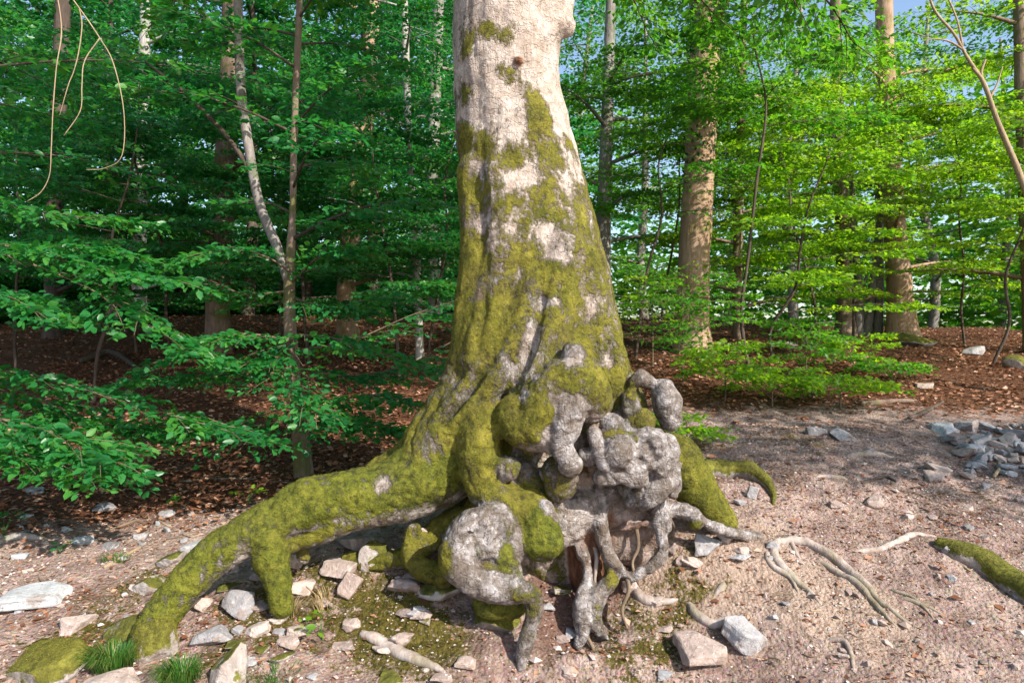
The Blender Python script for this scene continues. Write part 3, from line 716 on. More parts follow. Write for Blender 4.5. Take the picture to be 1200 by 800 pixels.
def surface_nets(F):
    s = F < 0
    c = np.zeros(np.array(F.shape) - 1, np.int8); n0, n1, n2 = c.shape
    cor = [(i, j, k) for i in (0, 1) for j in (0, 1) for k in (0, 1)]
    for i, j, k in cor: c += s[i:i + n0, j:j + n1, k:k + n2]
    act = np.argwhere((c > 0) & (c < 8)); idx = np.full(c.shape, -1, np.int32); idx[tuple(act.T)] = np.arange(len(act))
    acc = np.zeros((len(act), 3)); cnt = np.zeros(len(act))
    for a in range(8):
        for b in range(a + 1, 8):
            ca, cb = np.array(cor[a]), np.array(cor[b])
            if np.abs(ca - cb).sum() != 1: continue
            fa = F[tuple((act + ca).T)]; fb = F[tuple((act + cb).T)]; m = (fa < 0) != (fb < 0)
            t = fa[m] / (fa[m] - fb[m]); acc[m] += ca + (cb - ca) * t[:, None]; cnt[m] += 1
    V = act + acc / cnt[:, None]; Fc = []
    for ax in range(3):
        u, v = (ax + 1) % 3, (ax + 2) % 3; e = [0, 0, 0]; e[ax] = 1
        A = s[:F.shape[0] - e[0], :F.shape[1] - e[1], :F.shape[2] - e[2]]; Bq = s[e[0]:, e[1]:, e[2]:]
        cr = np.argwhere(A != Bq); cr = cr[(cr[:, u] > 0) & (cr[:, v] > 0)]
        ok = np.ones(len(cr), bool)
        for q in range(3): ok &= cr[:, q] < c.shape[q]
        cr = cr[ok]; du = np.zeros(3, int); du[u] = 1; dv = np.zeros(3, int); dv[v] = 1
        q = np.stack([idx[tuple((cr - o).T)] for o in (0 * du, du, du + dv, dv)], -1)
        fl = s[tuple(cr.T)]; q[~fl] = q[~fl][:, ::-1]; Fc.append(q[(q >= 0).all(1)])
    return V, np.concatenate(Fc)
HV, HF = surface_nets(FLD)
gi = np.clip(np.round(HV).astype(int), 0, ND - 1); vlab = LAB[tuple(gi.T)]
HV = B0 + HV * VOX
def vnormals(V, F):
    a = V[F[:, 2]] - V[F[:, 0]]; b = V[F[:, 3]] - V[F[:, 1]]; fn = np.cross(a, b); n = np.zeros_like(V)
    for k in range(4):
        for q in range(3): n[:, q] += np.bincount(F[:, k], fn[:, q], len(V))
    return nrm(n)
E = np.concatenate([HF[:, [0, 1]], HF[:, [1, 2]], HF[:, [2, 3]], HF[:, [3, 0]]])
deg = np.bincount(E.ravel(), minlength=len(HV)).astype(float)
def lap(x, it):
    for _ in range(it):
        y = np.bincount(E[:, 0], x[E[:, 1]], len(x)) + np.bincount(E[:, 1], x[E[:, 0]], len(x)); x = .4 * x + .6 * y / np.maximum(deg, 1)
    return x
for q in range(3): HV[:, q] = lap(HV[:, q], 1)
PR = np.array([p[1:] for p in PRIM])
vatt = {k: lap(PR[vlab, i].astype(float), 5) for i, k in enumerate(("moss", "grey", "rot", "green"))}
HN = vnormals(HV, HF)
# moss zones of the stem (height and side) and bare or mossy patches
zz = HV[:, 2]; istr = sstep(1.45, 1.75, zz)
zone = np.interp(zz, [1.5, 2.0, 2.35, 2.75, 3.0, 3.3, 3.7], [.15, .15, .12, .06, -.10, -.31, -.38])
leftside = sstep(-.15, -.42, HV[:, 0] + .03 * (zz - 3)) * .20 + .20 * sstep(4.75, 5.05, HV[:, 1])
vatt["moss"] = vatt["moss"] * (1 - istr) + istr * (np.minimum(vatt["moss"], .0) * (zz > 3.0) + zone + leftside)
def hb(key, lst):
    for px, py, d, r, w in lst:
        c = P(px, py, d); rr = r / FPX * d
        vatt[key] += w * np.exp(-((HV - c) ** 2).sum(1) / (rr * rr))
hb("moss", [(565,35,4.62,16,.5),(590,40,4.58,18,.5),(545,50,4.65,12,.5),(548,62,4.65,10,.4),(595,86,4.56,16,.5),(628,112,4.55,18,.5),(634,140,4.56,16,.5),
            (545,110,4.68,14,.4),(540,160,4.7,18,.4),(572,170,4.6,14,.4),(640,175,4.58,22,.3),(600,190,4.56,18,.25),(670,165,4.68,12,.3),
            (605,215,4.52,16,-.35),(620,205,4.52,12,-.3),(652,292,4.5,20,-.45),(640,275,4.5,14,-.3),(597,270,4.5,9,-.3),(680,330,4.55,14,-.25),(694,360,4.5,18,-.3),(665,305,4.5,12,-.3),
            (560,265,4.6,14,-.4),(568,350,4.5,16,-.25),(640,355,4.42,12,-.35),(620,395,4.38,12,-.3),(590,430,4.38,12,-.25),(545,470,4.4,14,-.28),(505,520,4.4,14,-.3),(500,540,4.38,12,-.3),
            (648,355,4.4,10,-.3),(710,425,4.45,14,-.3),(450,562,4.3,10,-.35),(672,418,4.15,16,-.4),(660,470,4.08,16,-.25),(618,462,4.15,8,-.3),(383,562,4.25,6,-.3),(445,572,4.28,8,-.3),
            (560,612,3.98,16,-.35),(545,650,3.95,14,-.25),(575,690,3.95,22,-.3),(520,660,4.0,14,.35),(530,690,4.0,12,.3),(740,450,4.4,8,.3),(720,508,4.12,12,.3),(790,470,4.4,10,.1)])
hb("rot", [(556,262,4.62,10,.9),(557,275,4.6,8,.6),(566,300,4.5,14,.5),(566,350,4.45,14,.45),(608,72,4.53,5,.9),(690,640,4.5,30,.4),(566,662,4.05,8,.9),(695,500,4.35,18,.6)])  # red-brown wood tone, also darkens the loop's hole and the stem groove
hb("grey", [(566,330,4.5,40,.5)])
# under-surfaces carry less moss
vatt["moss"] -= sstep(-.2, -.75, HN[:, 2]) * .22 * (1 - istr)
# lumps and bark relief
lump = fbm(HV * 5.0, 2) * .016 + fbm(HV * np.array([18, 18, 9.0]) + 4, 2) * .009 + vnoise(HV * 40) * .002
crs = -np.power(1 - np.abs(fbm(HV * np.array([7.5, 7.5, 9]) + 31, 2)), 7) * .011 - np.power(1 - np.abs(fbm(HV * 15 + 3, 2)), 6) * .004
lump = lump + (crs + .005) * (1 - istr)
flute = fbm(HV * np.array([14, 14, 2.2]) + 9, 2) * .011 * istr
HV = HV + HN * (lump + flute + np.clip(vatt["moss"], -.1, .3)* .02)[:, None]
HN = vnormals(HV, HF)

base = G(650, 660); hero = thing("beech_tree", "old beech with thick pale mossy trunk, gnarled burls and exposed spreading roots", "tree", base)
part_of = [p[0] for p in PRIM]; uniq = list(dict.fromkeys(part_of)); pid = np.array([uniq.index(p) for p in part_of])
flab = pid[vlab[HF[:, 0]]]
hero_parts = {}
for k, (nm, _) in enumerate(uniq):
    f = HF[flab == k]
    if len(f) < 5: continue
    used = np.unique(f); rm = np.full(len(HV), -1); rm[used] = np.arange(len(used))
    me = mesh_np(nm, HV[used], rm[f], M['hero'], True, {a: v[used] for a, v in vatt.items()})
    me.normals_split_custom_set_from_vertices(HN[used].astype(np.float32).tolist())
    hero_parts[uniq[k]] = obj(nm, me, hero)
hero_parts[("root", 1)]["label"] = "great moss-covered root sweeping down from the trunk"
hero_parts[("root", 4)]["label"] = "looped pale root with a dark hole and a thin tail"
hero_parts[("burl", 5)]["label"] = "largest rounded mossy burl with a pale drooping nose"
hero_parts[("burl", 7)]["label"] = "knotted grey burl cluster like folded limbs"
hero_parts[("burl", 8)]["label"] = "smooth grey knobs on the shoulder of the trunk"
hero_parts[("burl", 11)]["label"] = "round green mossy ball-shaped burl"
# fuzzy moss strands
def fuzz(V, F, w, n, rs, length, green, name, parent):
    tri = F; A = np.linalg.norm(np.cross(V[tri[:, 2]] - V[tri[:, 0]], V[tri[:, 3]] - V[tri[:, 1]]), axis=1) * w
    k = rs.choice(len(tri), n, p=A / A.sum()); q = rs.dirichlet((1, 1, 1, 1), n)
    p = (V[tri[k]] * q[..., None]).sum(1); nn = nrm(vn_[tri[k]].mean(1))
    d = nn + rs.normal(0, .75, (n, 3)); d[:, 2] -= .15
    tpl = (np.array([[0, -.12, 0], [0, .12, 0], [1, 0, 0]], float), np.array([[0, 1, 2]]))
    VV, FF, r = place(tpl, p - nn * .003, d, rs.normal(0, 1, (n, 3)), length * rs.uniform(.5, 1.3, n), np.clip(.5 + .35 * fbm(p * 9, 2) + rs.uniform(-.35, .35, n), 0, 1))
    return obj(name, mesh_np(name, VV, FF, M['mossfuzz_green' if green else 'mossfuzz'], False, {"rnd": r}), parent, "stuff")
vn_ = HN
mmask = vatt["moss"] + .30 * fbm(HV * 3 + 2, 2) + .15 * fbm(HV * 10, 2)
vis = (HN[:, 1] < .5)
fw = (sstep(.08, .25, mmask) * vis * (1 - .6 * istr))[HF[:, 0]]
fuzz(HV, HF, fw * (vatt["green"][HF[:, 0]] < .7), 42000, RS, .012, False, "moss", hero)
fuzz(HV, HF, fw * (vatt["green"][HF[:, 0]] >= .1), 12000, RS, .013, True, "moss", hero)
del FLD, BEST, LAB
# upper stem and crown of the old beech (above the frame, shades the wood behind it)
up = [P(600,-130,4.95), P(598,-330,5.0), np.array([.1, 5.1, 8.5]), np.array([.3, 5.3, 11.5]), np.array([.2, 5.4, 14.5])]
V, F = tube(up, [.40, .36, .30, .22, .08], 18, 8, .06, 3); obj("upper_trunk", mesh_np("upper_trunk", V, F, M['bark_pale']), hero)
rs = np.random.RandomState(31); Ls = []
for k in range(22):
    z = 6.4 + 7.5 * k / 22; a = 1.2 + k * 2.4 + rs.uniform(-.4, .4)
    s = np.array([.1, 5.1, z]); dv = np.array([math.cos(a), math.sin(a), 0])
    toward = dv @ np.array([.72, -.69, 0])            # boughs shortened toward the sun so its light reaches the trunk
    l = (5.2 - 1.6 * k / 22) * rs.uniform(.8, 1.15) * (1 - .45 * max(toward, 0))
    q = [s, s + dv * l * .35 + UP * l * .22, s + dv * l * .7 + UP * l * .28, s + dv * l + UP * l * .2]
    mb, lv = branch_with_sprays(q, .09, rs, 14, 1.5, 80, .18, False, jit=.6)
    obj("branch", mb.mesh("branch", M['bark_pale']), hero); Ls.append(lv)
foliage_obj(hero, Ls, 'leaf', False, name="crown")
Ls = []
for q in [px_path0([(605,-280,5.0),(680,-200,5.8),(760,-70,6.6),(840,20,7.0)]), px_path0([(605,-300,5.0),(720,-220,6.0),(850,-110,6.6),(960,-10,7.0),(1000,50,7.1)]), px_path0([(605,-260,5.1),(660,-160,6.4),(720,-50,7.4),(760,40,7.8)]),
          px_path0([(605,-290,5.0),(760,-210,5.6),(900,-100,6.0),(930,0,6.2)]), px_path0([(600,-260,5.0),(520,-190,5.8),(440,-100,6.4),(380,-20,6.6)]), px_path0([(600,-280,5.0),(500,-220,5.6),(380,-140,6.2),(250,-60,6.6),(200,10,6.6)]), px_path0([(605,-320,5.0),(800,-250,5.6),(1000,-150,6.0),(1120,-60,6.2)])]:
    mb, lv = branch_with_sprays(q, .03, rs, 17, .75, 44, .085, True, jit=.6, tmin=.35, droop=.35)
    obj("branch", mb.mesh("branch", M['bark_dark']), hero); Ls.append(lv)
foliage_obj(hero, Ls, 'leaf', True)
# thin bare roots that creep over the bank and path (parts of the old beech)
def ground_root(pp, r, lift=.08, mat='root', sides=8, noise=.25, parent=hero, label=None):
    pts = []; rad = []
    for (px, py), w in zip(pp, r):
        g = G(px, py); rr = w / FPX * g[1]; pts.append(g + UP * rr * lift); rad.append(rr)
    pts, rad = catmull(pts, rad, 7)
    gz = ground_z(pts[:, 0], pts[:, 1]); pts[:, 2] = .5 * pts[:, 2] + .5 * (gz + rad * lift)
    tt = np.linspace(0, 1, len(rad)); rad = rad * np.interp(tt, [0, .15, .6, 1], [.75, 1, .9, .22]); pts[:, 2] -= np.interp(tt, [0, .1, .75, 1], [.025, 0, 0, .02]); pts += np.stack([.012 * vnoise(pts * 9), .012 * vnoise(pts * 9 + 4), 0 * tt], -1)
    V, F = tube(pts, rad, sides, 1, noise, 14, 3.3, False)
    o = obj("root", mesh_np("root", V, F, M[mat]), parent)
    if label: o["label"] = label
    return o
for pp, r in [([(905,634),(940,638),(976,654),(1008,681),(1030,705),(1058,728),(1096,740)],[5,6,6.5,6.5,5.5,4.5,3]),
              ([(955,655),(985,674),(1012,694),(1036,720),(1062,745)],[3,5,5,4,2]),
              ([(912,630),(908,650),(920,672),(952,700),(984,736)],[4,6,6,5,2]),
              ([(900,645),(903,662),(925,680),(938,702)],[3,4,4,3]),
              ([(968,752),(990,758),(998,775),(1002,797)],[3,3.5,4,3]),
              ([(990,649),(1036,645),(1058,634),(1080,627),(1114,629)],[3,4,5,5,3]),
              ([(1050,700),(1080,712),(1120,725)],[3,3,2]),
              ([(740,692),(756,704),(778,710),(798,706)],[6,7,7,5]),
              ([(808,704),(816,722),(832,732),(853,732),(864,748),(868,764)],[5,6,6,6,6,4]),
              ([(848,686),(845,695),(836,703)],[5,5,4]),
              ([(925,634),(932,650),(940,662)],[2.5,2.5,2]),
              ([(992,535),(1020,533),(1056,537)],[4,5,3]),
              ([(955,561),(980,560),(998,563)],[3,3.5,2]),
              ([(425,742),(450,756),(480,772),(510,784),(535,800)],[7,8,8,7,6]),
              ([(1040,690),(1075,708),(1105,742)],[2.5,2.5,2])]:
    ground_root(pp, r)
for pp, w in [([(690,625,4.44),(699,650,4.4),(697,680,4.36),(702,700,4.3)],3.2),([(745,612,4.44),(748,640,4.4),(741,660,4.36),(748,684,4.3)],2.6),
              ([(730,664,4.36),(737,690,4.3),(729,714,4.26),(735,736,4.2)],3),
              ([(705,640,4.5),(712,600,4.52),(722,585,4.5)],4),([(725,620,4.5),(745,612,4.46),(768,618,4.42)],4),([(688,745,4.24),(696,765,4.14),(690,785,4.04)],2.5)]:
    q = px_path0(pp); V, F = tube(q, np.linspace(w, w * .5, len(q)) / FPX * 4.4, 7, 6, .3, 25, w); obj("root", mesh_np("root", V, F, M['twig' if w < 3.1 else 'root']), hero)
ground_root([(800,575),(820,560),(850,557),(880,560),(902,574),(908,592)],[11,13,14,13,10,7], .4, 'rock_verymoss', 10, label="arched mossy root behind the burls")

# ---------------------------------------------------------------- trees of the wood behind
def gbase(px, d):
    x = (px - 600) / FPX * d; return np.array([x, d, float(ground_z(np.array([x]), np.array([d]))[0])])
# forked slim beech left of the old tree, low sprays of leaves all around it
b = gbase(356, 6.4)
low = [px_path(6.3,(340,318),(310,300,6.1),(275,294,5.9),(240,300,5.8)), px_path(6.3,(342,330),(375,300,6.2),(405,292,6.1)),
       px_path(6.3,(343,400),(300,392,6.0),(262,396,5.8),(190,430,5.6)), px_path(6.3,(345,392),(390,396,6.0),(440,412,5.8),(525,440,5.6)),
       px_path(6.35,(350,470),(320,495,6.0),(270,498,5.8),(235,486,5.7)), px_path(6.35,(348,455),(390,470,6.0),(440,462,5.8),(520,486,5.7)),
       px_path(6.3,(346,430),(400,440,6.3),(470,430,6.3),(530,400,6.3)), px_path(6.35,(346,410),(410,400,6.8),(480,370,7.0),(540,350,7.0)),
       px_path(6.35,(348,440),(300,436,6.3),(240,440,6.2),(170,446,6.0)), px_path(6.35,(350,480),(390,490,6.1),(420,498,5.9),(455,500,5.8)),
       px_path(6.35,(345,340),(290,345,6.4),(250,330,6.4)), px_path(6.35,(345,350),(390,360,6.2),(430,350,6.1)),
       px_path(6.35,(348,425),(330,440,5.9),(360,470,5.6),(380,485,5.5)), px_path(6.35,(346,400),(320,420,6),(290,425,5.8))]
ex = [(q, 11, .55) for q in low]
sap = tree("beech_sapling", "slim forked grey beech with low leafy sprays left of the old beech", b,
           px_path(6.4,(348,470),(341,400),(339,330),(343,250),(344,190),(347,100),(351,0),(352,-120)), px_rad(6.4,21,17,16,13,8,8,8,7,6),
           'bark_brown', 'leaf_cool', 11, 2.6, 5.2, 12, 1.5, 8, 44, .080, jit=.55, near=True, singles=300, extra=ex, sl=.5, droop=.16, flare=1.15)
V, F = tube(px_path(6.4,(339,335),(325,290),(303,235),(288,150),(282,100),(279,0),(278,-120)), px_rad(6.4,11,11,11,11,11,10,8), 10, 6, .08, 4)
obj("stem", mesh_np("stem", V, F, M['bark_grey']), sap)
V, F = tube(px_path(6.4,(302,215),(270,165),(222,114),(190,88),(160,62)), px_rad(6.4,7,6,5,4,3), 6, 5, .1, 5)
obj("branch", mesh_np("branch", V, F, M['bark_dark']), sap)
V, F = tube(px_path(6.6,(90,162),(112,145),(140,127),(182,98),(215,90)), px_rad(6.6,4,6,6,5,2), 6, 5, .1, 5)
# beech standing just outside the left of the frame; its low boughs reach in
b = gbase(-260, 5.2)
lows = [px_path(5.3,(-230,250,5.2),(-60,275),(40,296),(110,314),(185,326,5.2)), px_path(5.3,(-60,276),(60,318),(130,352),(180,385,5.2),(225,412,5.2)),
        px_path(5.0,(-230,300,5.1),(-60,330),(0,345),(45,368)), px_path(5.4,(-230,380,5.2),(-60,425),(40,440),(130,466),(215,490),(300,514,5.3)),
        px_path(4.9,(-230,440,5.1),(-60,478),(30,498),(85,515),(135,540,4.8)), px_path(5.2,(-60,480),(10,520),(60,530)),
        px_path(5.6,(-100,425),(10,470),(80,490),(160,500)), px_path(5.5,(-60,276),(30,290),(90,290),(150,300)), px_path(5.8,(-230,210,5.2),(-50,230,5.8),(60,250),(150,260)),
        px_path(4.9,(-200,470,5.1),(-40,510),(40,535),(110,550)), px_path(5.6,(-200,420,5.2),(0,450),(120,500),(200,505))]
bx = tree("beech_tree", "beech outside the clearing whose long low leafy boughs reach over dead leaves", b,
     [b + UP * 1.5, b + UP * 4 + np.array([.1, .2, 0]), b + UP * 7], [.17, .15, .12, .05], 'bark_grey', 'leaf_cool', 12, 3.0, 6.8, 14, 2.8, 9, 46, .088, jit=.55, near=True,
     singles=300, extra=[(q, 14, .55) for q in lows], az=(-.7, 1.3), sl=.7, droop=.16)
for pp in [[(40,-60),(88,3),(117,45),(133,75),(145,130),(143,182),(123,197),(101,199)], [(117,45),(99,72),(96,100),(94,130),(75,159)],
           [(60,-40),(72,30),(66,80),(62,130),(60,175),(58,205),(48,225),(32,236)], [(93,10),(96,30),(92,62),(86,85),(80,100),(70,135)]]:
    V, F = tube(px_path(3.9, *pp), np.linspace(.0038, .0022, len(pp)), 5, 6, .3, 20)
    obj("hanging_twig", mesh_np("hanging_twig", V, F, M['twig_pale']), bx)
V, F = tube([b + UP * 4.2, P(-120,-90,4.3), P(60,-62,3.9), P(200,-70,3.9)], [.03, .02, .012, .006], 6, 6, .1, 6)
obj("branch", mesh_np("branch", V, F, M['twig']), bx)

TREES = [  # label, base px, depth, path(px,py..), widths px, bark, leaf, zlo, zhi, nb, blen
 ("straight dark brown beech trunk beside the slim forked beech", 256, 12.5, [(256,330),(262,230),(268,130),(272,20),(274,-120)], [28,26,25,24,22,20], 'bark_brown','leaf_cool', 2.6,8.5,14,2.4),
 ("warm brown trunk between two thin beeches in the shaded wood", 408, 13.5, [(406,330),(414,250),(424,170),(432,90),(440,-60)], [27,21,21,20,18,16], 'bark_warm','leaf_cool', 2.6,8.5,14,2.3),
 ("very thin pale trunk just left of the old beech", 492, 11.5, [(488,300),(480,180),(476,80),(474,0),(472,-120)], [10,9,9,9,8,7], 'bark_pale','leaf_cool', 2.0,7.5,13,1.9),
 ("pale grey trunk in the depth of the shaded wood", 163, 17, [(164,300),(165,230),(168,120),(172,-60)], [17,15,14,13,11], 'bark_pale','leaf_cool', 3.0,9.5,14,2.8),
 ("dark trunk at the shaded edge of the wood, among low boughs", 62, 14.5, [(64,300),(66,180),(72,60),(76,-80)], [20,19,18,17,15], 'bark_dark','leaf_cool', 2.4,8.5,15,2.6),
 ("grey trunk half hidden behind the old beech on its shaded side", 510, 18, [(509,300),(508,160),(512,60),(515,-40)], [16,15,15,14,12], 'bark_grey','leaf_cool', 3,9.5,13,2.6),
 ("slender grey trunk showing just right of the old beech", 709, 14, [(708,330),(707,260),(711,150),(714,60),(718,-80)], [18,17,17,15,13,11], 'bark_grey','leaf', 3.4,7.6,12,2.0),
 ("tall brown beech with ivy climbing its upper trunk", 812, 11.6, [(811,360),(816,260),(820,180),(825,90),(830,0),(836,-140)], [44,38,36,35,34,33,30], 'bark_warm','leaf', 5.8,9.0,9,2.0),
 ("stout beech rising from a mossy mound on the crest", 1057, 14.8, [(1055,350),(1048,260),(1042,160),(1038,80),(1034,-80)], [36,29,24,22,20,18], 'bark_warm','leaf_yellow', 3.2,7.8,14,2.5),
 ("slim brown trunk just right of the ivy-clad beech", 866, 13.2, [(864,340),(866,250),(868,180),(870,60),(874,-60)], [13,11,10,10,9,7], 'bark_brown','leaf_yellow', 2.2,6.2,12,2.0),
 ("stout brown stem beside the cluster of thin grey stems on the crest", 991, 15.0, [(990,345),(988,290),(985,200),(980,80),(978,-60)], [22,18,17,15,13,10], 'bark_brown','leaf_yellow', 2.4,7.2,14,2.3),
 ("trunk at the edge of the path side with pale bare twigs beside it", 1208, 12.5, [(1204,300),(1198,150),(1196,80),(1192,-60)], [15,14,13,13,11], 'bark_brown','leaf_yellow', 2.2,8,14,2.0),
]
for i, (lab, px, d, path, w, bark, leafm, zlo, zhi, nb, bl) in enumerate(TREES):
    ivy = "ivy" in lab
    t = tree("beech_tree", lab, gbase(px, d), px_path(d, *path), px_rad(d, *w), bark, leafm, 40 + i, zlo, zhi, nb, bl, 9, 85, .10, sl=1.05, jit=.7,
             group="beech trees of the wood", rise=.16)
    if ivy:
        rs = np.random.RandomState(5); n = 2600; yy = rs.uniform(-60, 200, n) ; yy = np.where(rs.rand(n) < .45, yy, rs.uniform(-60, 90, n)); a = rs.uniform(0, 6.28, n)
        cx = np.interp(yy, [-140, 0, 90, 180, 260], [836, 830, 825, 820, 816]); r = np.interp(yy, [-140, 200], [.24, .275])
        c = np.stack([(cx - 600) / FPX * d, np.full(n, d), CAM_H + (400 - yy) / FPX * d], -1); dv = np.stack([np.cos(a), np.sin(a), 0 * a], -1)
        clump = fbm(c * 2.2 + dv * .8, 2) > -.12
        p = (c + dv * (r + rs.uniform(0, .07, n))[:, None])[clump]; dv = dv[clump]; m = len(p)
        lx = rs.normal(0, .6, (m, 3)) - UP * .7
        V, F, rr = place(T_FAR, p, lx, dv + rs.normal(0, .35, (m, 3)), rs.uniform(.06, .11, m), rs.rand(m))
        obj("ivy", mesh_np("ivy", V, F, M['leaf_ivy'], True, {"rnd": rr}), t, "stuff")
# cluster of thin grey stems on the crest
b = gbase(1018, 15.2); t = thing("multi_stem_beech", "cluster of thin grey stems growing from one stool on the crest", "tree", b)
for pp, w in [([(1006,398),(1007,360),(1006,330),(1002,280),(996,180)],[12,10,9,8,5]), ([(1014,398),(1020,360),(1023,330),(1030,270),(1040,180)],[11,10,9,8,5]),
              ([(1028,398),(1030,360),(1031,320),(1030,250),(1026,160)],[12,10,9,8,5]), ([(1020,398),(1014,370),(1010,345),(1020,310)],[7,5,4,3])]:
    V, F = tube(px_path(15.2, *pp), px_rad(15.2, *w), 8, 6, .1, 4); obj("stem", mesh_np("stem", V, F, M['bark_grey']), t)
rs = np.random.RandomState(77); Ls = []
for k in range(10):
    s = P(1005 + 3 * k, 290 - 12 * k, 15.2); a = k * 2.4; l = 1.7; dv = np.array([math.cos(a), math.sin(a), 0])
    mb, lv = branch_with_sprays([s, s + dv * l * .5 + UP * .25, s + dv * l + UP * .2], .02, rs, 7, .8, 55, .095, False)
    obj("branch", mb.mesh("branch", M['twig']), t); Ls.append(lv)
foliage_obj(t, Ls, 'leaf_yellow', False)

# understorey saplings: thin stems with layered sprays
SAP = [  # px, depth, height m, zlo rel, nb, blen, leaf, label
 (905, 11.0, 3.6, .7, 15, 1.7, 'leaf_yellow', "bright understorey beech with layered sprays before the crest"),
 (955, 12.2, 4.6, 1.3, 15, 1.9, 'leaf_yellow', "tall thin sapling with flat yellow-green tiers before the stem cluster"),
 (1130, 13.6, 4.8, 1.0, 16, 2.0, 'leaf_yellow', "broad leafy sapling just right of the stout crest beech"),
 (1165, 11.2, 4.4, 1.6, 14, 1.7, 'leaf_yellow', "leafy sapling near the bare forked twigs on the path side"),
 (745, 11.0, 4.6, 2.2, 12, 1.3, 'leaf', "light green sapling in the gap beside the old beech"),
 (775, 13.5, 5.2, 2.6, 13, 1.8, 'leaf', "sapling with dark green tiers between two tall trunks"),
 (1000, 13.6, 5.4, 3.0, 13, 1.9, 'leaf_yellow', "sapling with high yellow-green tiers above the cluster of thin stems"),
 (880, 9.6, 5.6, 3.5, 11, 1.5, 'leaf', "sapling with overhanging dark leaf tiers right of the ivy trunk"),
 (468, 9.8, 4.6, .8, 16, 1.6, 'leaf_cool', "shaded sapling filling the gap left of the old beech"),
 (500, 10.4, 4.2, .6, 15, 1.5, 'leaf_cool', "leafy sapling close behind the old beech's shaded flank"),
 (200, 11.6, 4.8, 1.3, 15, 1.8, 'leaf_cool', "shaded sapling with wide tiers beside the straight dark brown trunk"),
 (110, 9.4, 4.6, 1.6, 15, 1.9, 'leaf_cool', "deep green sapling behind the hanging twigs"),
 (20, 10.5, 4.8, .9, 15, 2.0, 'leaf_cool', "deep green sapling at the shaded end of the wood"),
 (328, 12.4, 5.2, 1.3, 15, 1.9, 'leaf_cool', "sapling between the dark brown trunk and warm brown trunk"),
 (362, 11.2, 5.0, 2.2, 13, 1.5, 'leaf_cool', "sapling with high shaded tiers right behind the forked beech"),
 (160, 12.5, 5.6, .8, 15, 2.2, 'leaf_cool', "low spreading sapling before the pale distant trunk"),
]
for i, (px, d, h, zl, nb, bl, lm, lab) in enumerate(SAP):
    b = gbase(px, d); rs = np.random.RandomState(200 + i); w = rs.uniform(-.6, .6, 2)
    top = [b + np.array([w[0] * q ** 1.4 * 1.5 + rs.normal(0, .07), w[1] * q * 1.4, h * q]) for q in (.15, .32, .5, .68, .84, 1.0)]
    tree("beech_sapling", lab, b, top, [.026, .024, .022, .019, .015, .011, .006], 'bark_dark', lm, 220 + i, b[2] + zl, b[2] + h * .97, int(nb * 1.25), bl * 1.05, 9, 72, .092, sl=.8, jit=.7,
         group="understorey saplings", rise=.10, flare=1.1)

# far trees closing the view
rs = np.random.RandomState(8); k = 0
for px, d in [(-40,19),(60,22),(130,20.5),(215,23),(290,20),(360,22),(440,20.5),(530,23),(600,21),(680,24),(760,25),(850,27),(930,24),(1000,28),(1090,24),(1170,26),(1260,21),(-140,16),(1330,18)]:
    left = px < 640; b = gbase(px, d); h = 11 if left else 12.5
    top = [b + np.array([rs.uniform(-.3, .3), 0, 3.]), b + np.array([rs.uniform(-.4, .4), 0, 6.5]), b + np.array([rs.uniform(-.5, .5), 0, h])]
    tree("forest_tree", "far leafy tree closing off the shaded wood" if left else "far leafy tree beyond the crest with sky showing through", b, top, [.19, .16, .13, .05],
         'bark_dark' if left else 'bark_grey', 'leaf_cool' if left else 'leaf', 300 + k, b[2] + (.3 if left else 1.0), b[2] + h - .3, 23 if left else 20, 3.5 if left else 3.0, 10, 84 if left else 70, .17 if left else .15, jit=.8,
         group="far trees of the shaded wood" if left else "far trees beyond the crest", sl=1.6, rise=.12)
    k += 1
rs = np.random.RandomState(44); n = 95000; a = rs.uniform(-1.05, 1.05, n); dd = rs.uniform(30, 52, n); x = np.sin(a) * dd; y = np.cos(a) * dd
lf = x < 1.5; hz = rs.rand(n) ** 1.1 * np.where(lf, 17, 15) - 2.5; p = np.stack([x, y, hz + .5], -1)
p[:, 2] = np.where(lf & (rs.rand(n) < .45), rs.uniform(-1.5, 6, n), p[:, 2])
cl = fbm(p * .28, 3); keep = cl > np.where(lf, -.5, -.02); p = p[keep]; p = prune([p])[0]; n = len(p)
ang = rs.uniform(0, 6.28, n); V, F, r = place(T_FAR, p, np.stack([np.cos(ang), np.sin(ang), 0 * ang - .1], -1), UP + rs.normal(0, .8, (n, 3)), rs.uniform(.3, .6, n), rs.rand(n))
o = obj("distant_wood", mesh_np("distant_wood", V, F, M['leaf'], True, {"rnd": r}), kind="stuff"); tag(o, "far-off mass of leaves of the wood beyond the trees", "wood")
rs = np.random.RandomState(45); n = 46000; a = rs.uniform(-.95, .02, n); dd = rs.uniform(27, 40, n); p = np.stack([np.sin(a) * dd, np.cos(a) * dd, rs.uniform(-.5, 5.5, n)], -1)
ang = rs.uniform(0, 6.28, n); V, F, r = place(T_FAR, p, np.stack([np.cos(ang), np.sin(ang), 0 * ang - .1], -1), UP + rs.normal(0, .9, (n, 3)), rs.uniform(.35, .6, n), rs.rand(n))
o = obj("distant_thicket", mesh_np("distant_thicket", V, F, M['leaf_cool'], True, {"rnd": r}), kind="stuff"); tag(o, "dark far-off thicket closing the floor of the shaded wood", "thicket")
rs = np.random.RandomState(46); n = 30000; a = rs.uniform(.0, .95, n); dd = rs.uniform(28, 46, n); p = np.stack([np.sin(a) * dd, np.cos(a) * dd, rs.uniform(-1, 6.5, n)], -1)
p = p[fbm(p * .6, 2) > -.15]; n = len(p)
